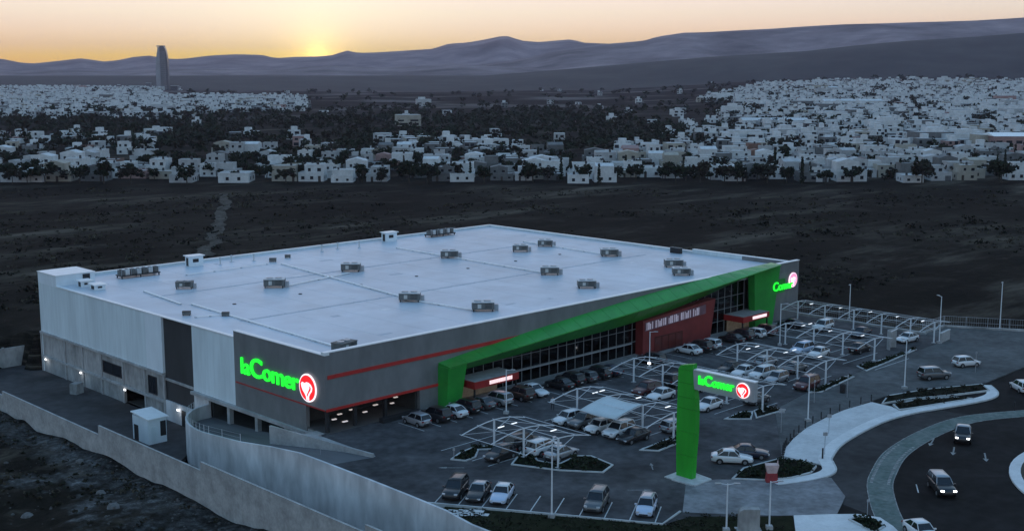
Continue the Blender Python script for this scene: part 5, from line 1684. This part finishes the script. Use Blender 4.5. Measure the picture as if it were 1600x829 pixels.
car(85.6, -37.4, -28, 'hatch', 'white', 'white hatchback standing on the lane near the far right', False, 0.003, SG)
car(75.4, -37.6, -30, 'suv', 'grey', 'dark car with pale roof on the lane beside the wedge-shaped bed', False, 0.003, SG, 'silver')
car(25.2, -39.4, -52, 'sedan', 'white', 'white sedan parked right of the pylon by the grass bed', False, 0.003, SG)
car(28.0, -39.6, -52, 'sedan', 'darkblue', 'dark blue sedan parked beside the white one near the plaza', False, 0.003, SG)


# ------------------------------------------------------------------ person walking in the lot
def person(x, y, rz, label, shirt, trousers):
    t = thing('person', label, 'person', (x, y, 0), rz)
    me = bpy.data.meshes.new('body')
    V = [(0, 0, .98), (0, 0, 1.18), (0, 0.02, 1.42), (0, 0.03, 1.52), (0, 0.04, 1.66),         # pelvis, waist, chest, neck, head
         (-.19, 0.02, 1.42), (-.26, -.02, 1.14), (-.25, .12, .92), (.19, 0.02, 1.42), (.26, .04, 1.14), (.25, -.04, .90),
         (-.10, 0, .93), (-.11, .14, .52), (-.11, .06, .08), (.10, 0, .93), (.11, -.08, .52), (.11, -.24, .10), (-.11, .20, .04), (.11, -.10, .04), (0, .05, 1.76)]
    E_ = [(0, 1), (1, 2), (2, 3), (3, 4), (4, 19), (2, 5), (5, 6), (6, 7), (2, 8), (8, 9), (9, 10), (0, 11), (11, 12), (12, 13), (13, 17), (0, 14), (14, 15), (15, 16), (16, 18)]
    me.from_pydata(V, E_, [])
    o = link('body', me, t)
    sk = o.modifiers.new('skin', 'SKIN')
    rad = [.15, .14, .17, .06, .10, .08, .05, .045, .08, .05, .045, .10, .075, .05, .10, .075, .05, .045, .045, .075]
    for k, v in enumerate(me.skin_vertices[0].data):
        v.radius = (rad[k], rad[k] * .85); v.use_root = (k == 0)
    o.modifiers.new('sub', 'SUBSURF').levels = 1
    dg = bpy.context.evaluated_depsgraph_get(); dg.update()
    m2_ = bpy.data.meshes.new_from_object(o.evaluated_get(dg))
    o.modifiers.clear(); o.data = m2_
    for k in (shirt, trousers, mat('skin_tone', (.33, .20, .14), .6, .1, 5.0), mat('dark_hair', (.02, .015, .012), .7, .1, 5.0)): m2_.materials.append(k)
    for p in m2_.polygons:
        c = p.center
        p.use_smooth = True
        p.material_index = 3 if (c.z > 1.72 or (c.z > 1.6 and c.y < .0)) else 2 if (c.z > 1.50 or (abs(c.x) > .2 and c.z < 1.0)) else 0 if c.z > .95 else 1
    return t


person(26.4, -11.4, R(150), 'person in a pale top and dark trousers walking across the lot', mat('pale_shirt', (.62, .62, .63), .8, .1, 4.0), mat('dark_trousers', (.03, .03, .035), .9, .2, 4.0))

# ------------------------------------------------------------------ town: houses
HW = [mat('house_white', (.62, .61, .60), .8, .12, .25, fine=(1.2, .08)), mat('house_grey_white', (.44, .43, .425), .8, .15, .25, fine=(1.2, .08)), mat('house_cream', (.38, .34, .28), .8, .14, .25, fine=(1.2, .08)),
      mat('house_terracotta', (.22, .12, .09), .8, .15, .25, fine=(1.2, .08)), mat('house_pink', (.34, .21, .19), .8, .14, .25, fine=(1.2, .08)), mat('house_concrete', (.15, .148, .145), .85, .2, .25, fine=(1.2, .1))]
M_hroof = mat('house_roof', (.46, .45, .44), .85, .2, .3, fine=(1.0, .1))
M_hglass = mat('house_glass', (.02, .022, .026), .15, 0)
M_tank = mat('water_tank', (.03, .03, .032), .6, .1, 2.0)
M_hdoor = mat('house_door', (.05, .035, .028), .6, .2, 2.0)


def house_proto(v, rg):
    """returns list of (name, mesh, paint?) in local metres; front faces -y"""
    out = []
    w = rg.uniform(8.5, 12.5); d = rg.uniform(9, 13); h1 = rg.uniform(3.0, 3.4)
    two = v % 3 != 0
    m_ = MB().box(-w / 2, w / 2, 0, d, -1.2, h1)
    # parapet rim of the ground floor
    for a in ((-w / 2 - .03, w / 2 + .03, -.08, .12), (-w / 2 - .03, w / 2 + .03, d - .12, d + .08)): m_.box(a[0], a[1], a[2], a[3], h1, h1 + .45)
    for a in ((-w / 2 - .03, -w / 2 + .17), (w / 2 - .17, w / 2 + .03)): m_.box(a[0], a[1], .12, d - .12, h1, h1 + .45)
    tops = [(-w / 2 + .2, w / 2 - .2, .15, d - .15, h1)]
    wins = []
    nw = 2 if w < 10 else 3
    for k in range(nw):
        x = -w / 2 + w * (k + .5) / nw + rg.uniform(-.3, .3)
        if k == v % nw: out.append(('door', MB().box(x - .55, x + .55, -.05, .02, 0, 2.2).mesh('door', M_hdoor), False))
        else: wins.append((x, 1.5, 1.3, 1.2, -.02))
    if v % 4 == 1:
        gx = w / 2 - 1.7
        out.append(('garage_door', MB().box(gx - 1.3, gx + 1.3, -.06, .02, 0, 2.3).mesh('garage_door', mat('garage_door', (.10, .10, .105), .6, .2, 1.0)), False))
    if two:
        a, b = (-w / 2, w / 2 * rg.uniform(.2, .9)) if v % 2 else (-w / 2 * rg.uniform(.2, .9), w / 2)
        y0 = rg.uniform(.6, 2.2); h2 = h1 + rg.uniform(2.8, 3.2)
        m_.box(a, b, y0, d - .5, h1, h2)
        m_.box(a - .06, b + .06, y0 - .1, y0 + .1, h2, h2 + .4).box(a - .06, b + .06, d - .7, d - .45, h2, h2 + .4)
        m_.box(a - .06, a + .12, y0 + .1, d - .7, h2, h2 + .4).box(b - .12, b + .06, y0 + .1, d - .7, h2, h2 + .4)
        if v % 5 == 2: m_.add([(a, y0, h2 + .4), (b, y0, h2 + .4), ((a + b) / 2, y0, h2 + 1.5), (a, d - .5, h2 + .4), (b, d - .5, h2 + .4), ((a + b) / 2, d - .5, h2 + 1.5)], [(0, 1, 2), (5, 4, 3), (0, 2, 5, 3), (1, 4, 5, 2)])
        else: tops.append((a + .15, b - .15, y0 + .12, d - .72, h2))
        n2 = 2 if b - a > 5 else 1
        for k in range(n2): wins.append((a + (b - a) * (k + .5) / n2, h1 + 1.5, 1.5 if k else 1.1, 1.25, y0 - .02))
        if v % 3 == 1:
            m_.box(a + .3, a + 3.2, y0 - 1.2, y0, h1, h1 + .12).box(a + .3, a + 3.2, y0 - 1.2, y0 - 1.1, h1 + .12, h1 + 1.0)
        if v % 4 == 2:   # stepped gable front
            c = (a + b) / 2
            m_.box(c - 1.6, c + 1.6, y0 - .12, y0 + .1, h2 + .4, h2 + .95).box(c - .8, c + .8, y0 - .12, y0 + .1, h2 + .95, h2 + 1.5)
    out.insert(0, ('wall', m_.mesh('wall', HW[0]), True))
    rf = MB()
    for (a, b, c, e, z) in tops: rf.box(a, b, c, e, z - .02, z + .06)
    out.append(('roof_deck', rf.mesh('roof_deck', M_hroof), False))
    for (x, z, ww, hh, y) in wins:
        out.append(('window', MB().box(x - ww / 2, x + ww / 2, y - .05, y + .03, z - hh / 2, z + hh / 2).mesh('window', M_hglass), False))
        out.append(('window_sill', MB().box(x - ww / 2 - .1, x + ww / 2 + .1, y - .16, y + .02, z - hh / 2 - .12, z - hh / 2).mesh('window_sill', M_hroof), False))
    for sx in (-1, 1):
        for yy in (d * .3, d * .68):
            x = sx * (w / 2 + .02)
            out.append(('window', MB().box(x - .04, x + .04, yy - .6, yy + .6, .95, 2.15).mesh('window', M_hglass), False))
    for xx in (-w * .25, w * .22):
        out.append(('window', MB().box(xx - .65, xx + .65, d - .03, d + .05, .9, 2.1).mesh('window', M_hglass), False))
    zt = max(t[4] for t in tops)
    out.append(('water_tank', MB().tube((w * .2, d * .6, zt + .05), (w * .2, d * .6, zt + 1.3), .55, .5, 8).mesh('water_tank', M_tank), False))
    return out, w


def join_parts(parts):
    """single small mesh for houses too far off to show their parts"""
    bm = bmesh.new()
    mats, idx = [], []
    for nm, me, p in parts:
        for m in me.materials:
            if m not in mats: mats.append(m)
        mi = mats.index(me.materials[0])
        n0 = len(bm.faces)
        bm.from_mesh(me)
        bm.faces.ensure_lookup_table()
        for f in bm.faces[n0:]: f.material_index = mi
    me = bpy.data.meshes.new('house_walls')
    bm.to_mesh(me); bm.free()
    for m in mats: me.materials.append(m)
    return me


hr = random.Random(21)
PROT = [house_proto(v, hr) for v in range(12)]
PJOIN = [join_parts(p) for p, _ in PROT]


def town_density(px, py):
    """how built-up the photograph is at this place of the land"""
    if px < -60 or px > 1660: return 0.0
    if py > 286: return 0.0
    if py > 262:
        if px < 20: return .6
        if 330 < px < 395: return .35
        if 640 < px < 700: return .3
        if 1040 < px < 1100: return .45
        return .74
    if py > 244:
        if px < 110: return .2
        if 110 <= px < 240: return .5
        if 240 <= px < 420: return .12
        if 420 <= px < 540: return .2
        if 540 <= px < 860: return .78
        if 860 <= px < 920: return .4
        if 920 <= px < 1060: return .75
        return .85
    if py > 212:
        if px < 90: return .16
        if 90 <= px < 250: return .42
        if 340 <= px < 500: return .10
        if 600 <= px < 800 and py > 222: return .75
        if 960 <= px < 1080 and py > 226: return .6
        if px >= 1080: return .74 if px > 1130 else .4
        return .025
    if py > 160:
        if px > 1150: return .85
        if px > 1040 and py > 175: return .22
        if px < 300 and py < 186: return .6
        if px < 480 and py < 176: return .6
        return .004
    if py > 132:
        if px > 1080 + (160 - py) * 4: return .9
        if px < 250 and py > 138: return .85
        if px < 480 and py > 152: return .75
        return .002
    if py > 127 and px > 1270: return .5
    return 0.0


lots = []
D = 447.0
row = 0
while D < 3600:
    dD = 14.0 * (1 + max(0, (D - 1200)) / 3500)
    X = -0.46 * D - hr.uniform(0, 12)
    while X < 0.46 * D:
        step = hr.uniform(9.5, 14.5) * (1 + max(0, (D - 1500)) / 4000)
        x, y, _ = G(X, D)
        z = ground_h(x, y)
        px, py = px_of(X, D, z)
        n = noise.noise((X * .012, D * .008, 7.0))
        if hr.random() < town_density(px, py) * (1.05 + .5 * n):
            lots.append((X + hr.uniform(-2, 2), D + hr.uniform(-3, 3), row))
        X += step
    D += dD
    row += 1

SIDE = lambda px: 'at the far left' if px < 200 else 'below the tower' if px < 420 else 'left of centre' if px < 700 else 'at the centre' if px < 980 else 'right of centre' if px < 1260 else 'at the far right'
near, far_lots = lots[:300], lots[300:]
used_labels = {}
PC = ['white', 'off-white', 'cream', 'terracotta', 'pink', 'bare concrete']
front_n = 0
LABQ = []
for k, (X, D, rw_) in enumerate(near):
    x, y, _ = G(X, D)
    z = ground_h(x, y)
    px, py = px_of(X, D, z)
    v = hr.randrange(12)
    ci = hr.choices(range(6), (40, 30, 9, 3, 3, 15))[0]
    storeys = 'one-storey' if v % 3 == 0 else 'two-storey'
    ang = R(-44.63) + R(hr.choice((0, 0, 0, 0, 180, 90, -90)) + hr.uniform(-3, 3))
    if D < 470 and abs(px - 288) < 16: v, ci = 10, 0
    if D < 470:
        ang = R(-44.63) + R(hr.uniform(-3, 3))
        front_n += 1
        lab = '%s %s house in the front row facing the field, %s from left' % (PC[ci], storeys, ordinal(front_n - 1))
    elif D < 560:
        lab = '%s %s house behind the front row %s' % (PC[ci], storeys, SIDE(px))
    else:
        lab = '%s %s house deep in the town %s' % (PC[ci], storeys, SIDE(px))
    t = thing('house', lab, 'house', (x, y, z), ang, 'houses deep in the town' if D >= 560 else 'houses behind the front row' if D >= 470 else 'houses of the front row')
    LABQ.append((t, lab, px))
    sc_ = hr.uniform(.72, .98)
    t.scale = (sc_, sc_, sc_ * hr.uniform(.9, 1.15))
    if D < 640:
        for nm, me, pt in PROT[v][0]:
            o = link(nm, me, t)
            if pt and ci:
                o.material_slots[0].link = 'OBJECT'; o.material_slots[0].material = HW[ci]
    else:
        o = link('house_walls', PJOIN[v], t)
        if ci:
            o.material_slots[0].link = 'OBJECT'; o.material_slots[0].material = HW[ci]

# far quarters: too many to tell apart
def far_town(lots_, label):
    mb = MB()
    ww = [0, 0, 0]
    for (X, D, rw_) in lots_:
        x, y, _ = G(X, D); z = ground_h(x, y)
        w, d = hr.uniform(5.5, 9.5), hr.uniform(6, 10); h = hr.choice((2.8, 3.0, 3.2, 5.2, 5.6, 6.0))
        if hr.random() < .015: w, d, h = w * 2.4, d * 1.6, hr.uniform(6, 9)
        a = R(-44.63 + hr.choice((0, 8, -6, 12)))
        mb.cur = hr.choices(range(5), (42, 30, 8, 2, 18))[0]
        mb.cbox((x, y, z + h / 2 - .5), (w, d, h + 1), a)
        mb.cur = 5
        mb.cbox((x, y, z + h + .02), (w * .94, d * .94, .08), a)
        if hr.random() < .5:
            mb.cur = 0
            mb.cbox((x + hr.uniform(-2, 2), y + hr.uniform(-2, 2), z + h + 1.2), (w * .45, d * .5, 2.6), a)
        # dark openings toward the field
        mb.cur = 6
        ca, sa = math.cos(a), math.sin(a)
        for q in (-.28, .24):
            for zz in ((1.4,) if h < 4 else (1.4, 4.2)):
                ox, oy = (q + hr.uniform(-.08, .08)) * w, -d / 2 - .03
                mb.cbox((x + ox * ca - oy * sa, y + ox * sa + oy * ca, z + zz), (w * hr.uniform(.16, .34), .1, hr.uniform(1.2, 2.0)), a)
    o = mb.build('far_town', [HW[0], HW[1], HW[2], HW[4], HW[5], M_hroof, M_hglass])
    tag(o, label, 'town', None, 'stuff')


far_town([l for l in far_lots if l[0] < 0], 'distant pale town quarter on the plain at the left')
far_town([l for l in far_lots if l[0] >= 0], 'dense pale town quarter covering the rise at the right')

# ------------------------------------------------------------------ trees
def tree_mesh(kind, rg, lf):
    mb = MB()
    if kind == 'cypress':
        for k in range(16):
            f = k / 15
            leaf_cluster(mb, (0, 0, .8 + 6.2 * f), (.85 * (1 - f * .75), .85 * (1 - f * .75), .5), 12, rg, .34)
        return mb
    n = 16 if kind == 'round' else 20
    for k in range(n):
        a = rg.uniform(0, 6.28); r = rg.uniform(.2, 1.0)
        R0 = 2.2 if kind == 'round' else 3.1
        zc = 3.4 + rg.uniform(-1.2, 1.6) if kind == 'round' else 3.9 + rg.uniform(-.9, 1.1)
        leaf_cluster(mb, (R0 * r * math.cos(a), R0 * r * math.sin(a), zc - .5 * r), (rg.uniform(.8, 1.3), rg.uniform(.8, 1.3), rg.uniform(.6, 1.0)), 22, rg, .42)
    return mb


def trunk_mesh(h, r):
    mb = MB()
    mb.tube((0, 0, -.5), (.1, 0, h * .55), r, r * .75, 6).tube((.1, 0, h * .52), (.6, .3, h), r * .6, r * .3, 5).tube((.1, 0, h * .52), (-.6, -.2, h * .95), r * .55, r * .3, 5)
    return mb.mesh('trunk', M_bark)


tr_ = random.Random(5)
TREES = []
for kind, lf in (('round', M_leaf), ('round', M_leaf2), ('wide', M_leaf), ('wide', M_leaf2), ('cypress', M_leaf), ('round', M_leaf), ('wide', M_leaf)):
    TREES.append((kind, tree_mesh(kind, tr_, lf).mesh('crown', lf), trunk_mesh(3.2 if kind != 'cypress' else 1.6, .2)))
TN = {'round': 'round-crowned tree', 'wide': 'broad spreading tree', 'cypress': 'slim cypress'}


def tree_density(px, py):
    if py > 289 or px < -80 or px > 1680: return 0
    if py > 280: return .95
    if py > 262: return .75
    if py > 244: return .8 if (240 < px < 540 or px < 110) else .5
    if py > 190: return .95 if px < 1080 else .62
    if py > 172: return .45 if px < 1100 else .45
    if py > 140: return .06 if px < 1100 else .22
    return .06


spots = []
D = 443.0
while D < 2600:
    X = -0.47 * D + tr_.uniform(0, 8)
    while X < 0.47 * D:
        x, y, _ = G(X, D)
        px, py = px_of(X, D, ground_h(x, y))
        nn = noise.noise((X * .01, D * .006, 2.0))
        if tr_.random() < tree_density(px, py) * (.75 + 1.3 * nn): spots.append((X + tr_.uniform(-3, 3), D + tr_.uniform(-4, 4)))
        X += tr_.uniform(6.5, 12) * (1 + max(0, D - 900) / 1500)
    D += 11 * (1 + max(0, D - 700) / 900)
for k, (X, D) in enumerate(spots[:290]):
    x, y, _ = G(X, D); z = ground_h(x, y)
    px, py = px_of(X, D, z)
    kind, cm, tm = TREES[tr_.choices(range(7), (16, 16, 16, 14, 9, 15, 14))[0]]
    where = 'by the front row' if D < 480 else 'behind the front row' if D < 600 else 'in the woods'
    lab = 'dark %s %s %s' % (TN[kind], where, SIDE(px))
    t = thing('tree', lab, 'tree', (x, y, z), tr_.uniform(0, 6.28), 'trees of the town and woods')
    LABQ.append((t, lab, px))
    s = tr_.uniform(.65, 1.25) * (1.35 if D < 470 else 1.0)
    t.scale = (s * tr_.uniform(.9, 1.15), s * tr_.uniform(.9, 1.15), s)
    link('crown', cm, t); link('trunk', tm, t)


byl = {}
for t_, lab_, px_v in LABQ: byl.setdefault(lab_, []).append((px_v, t_))
for lab_, its in byl.items():
    if len(its) > 1:
        for n_, (_, t_) in enumerate(sorted(its, key=lambda q: q[0])): t_['label'] = '%s, %s from left' % (lab_, ordinal(n_))


def wood(spots_, label, size):
    mb = MB()
    for X, D in spots_:
        x, y, _ = G(X, D); z = ground_h(x, y)
        s = tr_.uniform(.8, 1.5) * (1 + max(0, D - 700) / 2500)
        mb.cur = tr_.randrange(2)
        for k in range(3):
            leaf_cluster(mb, (x + tr_.uniform(-2, 2) * s, y + tr_.uniform(-2, 2) * s, z + (2.4 + tr_.uniform(-.6, 1.2)) * s), (1.9 * s, 1.9 * s, 1.5 * s), 9, tr_, .85 * s)
    o = mb.build('woodland', [M_leaf, M_leaf2])
    tag(o, label, 'woodland', None, 'stuff')


wood(spots[290:], 'dark belt of trees spreading behind the town', 1)

# scrub on the open field and weeds on the vacant plot
mb = MB()
fr_ = random.Random(11)
cnt = 0
while cnt < 3600:
    D = fr_.uniform(215, 442); X = fr_.uniform(-.47, .47) * D
    x, y, _ = G(X, D)
    if -20 < x < 103 and -30 < y < 79: continue
    if x > 95 and y < 6: continue
    n = noise.noise((x * .02, y * .02, 6.0))
    if fr_.random() > .38 + n * 1.3: continue
    s = fr_.uniform(.2, .6) * (3.0 if fr_.random() < .10 else 1)
    mb.cur = 0 if fr_.random() < .4 else 1
    leaf_cluster(mb, (x, y, ground_h(x, y) + .25 * s), (1.5 * s, 1.5 * s, .42 * s), 16, fr_, .20 * s + .06)
    cnt += 1
tag(mb.build('field_scrub', [mat('scrub_leaf', (.004, .005, .003), .9, 0, .8, spec=.05, col2=(.013, .014, .008)), mat('dry_scrub', (.038, .033, .023), .9, 0, .5, spec=.1, col2=(.085, .072, .05))]), 'low dark scrub dotted over the open field', 'scrub', None, 'stuff')
mb = MB()
cnt = 0
while cnt < 1500:
    x, y = fr_.uniform(-62, -16.6), fr_.uniform(-45, 82)
    n = noise.noise((x * .07, y * .07, 3.0))
    if fr_.random() > .4 + n * 1.3: continue
    s = fr_.uniform(.2, .7)
    mb.cur = 0 if fr_.random() < .6 else 1
    leaf_cluster(mb, (x, y, ground_h(x, y) + .2 * s), (.9 * s, .9 * s, .4 * s), 12, fr_, .16)
    cnt += 1
tag(mb.build('weeds', [M_leaf2, MATS['dry_scrub']]), 'weeds and dry brush over the vacant plot', 'weeds', None, 'stuff')
mb = MB()
for _ in range(1300):
    x, y = fr_.uniform(-60, -16.6), fr_.uniform(-45, 82)
    if fr_.random() < .45: x = -16.6 - abs(fr_.gauss(0, 2.6))
    s = fr_.uniform(.05, .18) * (1.8 if fr_.random() < .05 else 1)
    z = ground_h(x, y)
    a = fr_.uniform(0, 6.28)
    rings = []
    for zz, f in ((-.5, .9), (.3, 1.0), (.75, .5)):
        rings.append([(x + s * f * math.cos(a + k * 1.2566) * fr_.uniform(.7, 1.2), y + s * f * math.sin(a + k * 1.2566) * fr_.uniform(.7, 1.2), z + s * zz) for k in range(5)])
    mb.loft(rings)
tag(mb.build('rubble', mat('rubble_stone', (.085, .08, .075), .95, .5, .4)), 'broken stones and rubble along the boundary wall', 'rubble', None, 'stuff')

# bigger stones that can be told apart near the wall
for k, (x, y, s, lab) in enumerate(((-21.8, 13.0, .55, 'pale boulder on the vacant plot, left of the middle'), (-23.6, 6.5, .7, 'pale boulder on the vacant plot near the bottom edge'), (-19.0, 24.2, .5, 'pale boulder heaped against the step of the boundary wall'), (-30.5, 12.5, .6, 'pale boulder on the light patch at the lower left'))):
    bm = bmesh.new()
    bmesh.ops.create_icosphere(bm, subdivisions=2, radius=s)
    for v in bm.verts:
        v.co *= 1 + .35 * noise.noise(v.co * 2.2 + Vector((k * 5, 0, 0)))
        v.co.z *= .7
    me = bpy.data.meshes.new('boulder'); bm.to_mesh(me); bm.free()
    me.materials.append(mat('boulder_stone', (.14, .135, .13), .95, .3, 1.5))
    o = link('boulder', me, None, (x, y, ground_h(x, y) + .15 * s))
    tag(o, lab, 'boulder')

# ------------------------------------------------------------------ tower on the plain
TX, TY, _ = G(-806, 2850)
tz = ground_h(TX, TY)
t = thing('tower', 'lone tall curved tower on the plain against the hills', 'tower', (TX, TY, tz - 1), R(-44.63))
M_tw = mat('tower_glass', (.10, .105, .12), .3, .2, .02)
M_tw2 = mat('tower_stone', (.30, .29, .30), .6, .12, .05)
prof = [(0, -14.5, 13.5), (20, -14.2, 13.6), (45, -13.8, 13.6), (65, -13.2, 13.0), (80, -12.4, 12.0), (90, -11.5, 10.2), (97, -10.6, 7.6), (101, -10.0, 5.2)]
m_ = MB()
m_.loft([[(-3.5 if z < 1e9 else 0, -9, z), (b, -8, z), (b - 1.5, 9, z), (-3.5, 10, z)] for z, a, b in prof])
m_.build('main_blade', M_tw, t)
m_ = MB()
pr2 = [(0, -14.5), (30, -14.4), (55, -14.2), (66, -13.6), (75, -12.2), (82, -11.0), (90, -9.4), (98, -8.6)]
m_.loft([[(a, -7, z), (-3.6, -9.6, z), (-3.6, 9, z), (a, 8, z)] for z, a in pr2])
m_.build('side_blade', M_tw2, t)
for k in range(5):
    x = -2.4 + 2.6 * k
    m_ = MB()
    zt = 99 - 1.6 * k
    m_.box(x - .35, x + .35, -9.8, -8.2, 0, min(zt, 88))
    m_.build('fin', M_tw2, t)
for k in range(20):
    MB().box(-3.2, 11.0 if k < 17 else 8.0, -9.35, -8.4, 5 + 4.4 * k, 5.5 + 4.4 * k).build('floor_band', M_tw2, t)
MB().box(-10.5, 5.5, -8, 8.5, 99, 101.6).build('crown', M_tw2, t)
for k, (dx, w, h, lab) in enumerate(((-34, 9, 16, 'small dark block left of the lone tower'), (26, 16, 10, 'low dark block right of the lone tower'), (-62, 26, 9, 'low pale block left of the lone tower'))):
    x, y, _ = G(-806 + dx, 2850)
    b_ = thing('block', lab, 'building', (x, y, ground_h(x, y) - 1), R(-44.63))
    MB().box(-w / 2, w / 2, -7, 7, 0, h).build('wall', M_tw if k < 2 else HW[1], b_)
    MB().box(-w / 2 - .3, w / 2 + .3, -7.3, 7.3, h, h + .8).build('roof', M_hroof, b_)
    for j in range(3): MB().box(-w / 2 + .5, w / 2 - .5, -7.1, -7.0, 2 + j * h / 4, 3.2 + j * h / 4).build('window_band', M_hglass, b_)

# pale industrial sheds among the far town
for k, (px, dd, w, h, lab) in enumerate(((1330, 1250, 60, 7, 'long pale shed with terracotta end among the right-hand town'), (1210, 900, 48, 6, 'long pale low shed at the left of the right-hand town'), (1590, 640, 26, 9, 'pinkish building at the right edge behind the field'), (1310, 1750, 36, 5, 'pale hall on the crest of the right-hand town'))):
    X = (px - 800) / 1904 * dd
    x, y, _ = G(X, dd)
    b_ = thing('shed', lab, 'building', (x, y, ground_h(x, y) - .5), R(-44.63))
    MB().box(-w / 2, w / 2, 0, 18, 0, h).build('wall', HW[4] if k == 2 else HW[0], b_)
    MB().add([(-w / 2 - .5, -.5, h), (w / 2 + .5, -.5, h), (w / 2 + .5, 18.5, h), (-w / 2 - .5, 18.5, h), (-w / 2 - .5, 9, h + 1.6), (w / 2 + .5, 9, h + 1.6)], [(0, 1, 5, 4), (2, 3, 4, 5), (0, 4, 3), (1, 2, 5), (0, 3, 2, 1)]).build('roof', HW[0] if k != 2 else M_coping, b_)
    n = 5
    for j in range(n):
        xx = -w / 2 + w * (j + .5) / n
        MB().box(xx - w * .06, xx + w * .06, -.08, .02, h * .3, h * .75).build('window', M_hglass, b_)

# ------------------------------------------------------------------ haze over the whole plain
HB = 16500
mb = MB().box(-HB, HB, -HB, HB, -14, 420)
hz = mb.build('haze', None) if False else link('haze', mb.mesh('haze', []))
hm_ = bpy.data.materials.new('haze_air')
hm_.use_nodes = True
hn = hm_.node_tree.nodes
hn.clear()
ho = hn.new('ShaderNodeOutputMaterial')
pv = hn.new('ShaderNodeVolumePrincipled')
pv.inputs['Color'].default_value = (1.0,.82,1.0, 1)
pv.inputs['Density'].default_value = 3.8e-5
pv.inputs['Anisotropy'].default_value = 0.25
hm_.node_tree.links.new(pv.outputs[0], ho.inputs['Volume'])
hz.data.materials.append(hm_)
tag(hz, 'thin evening haze over the plain', 'haze', None, 'stuff')
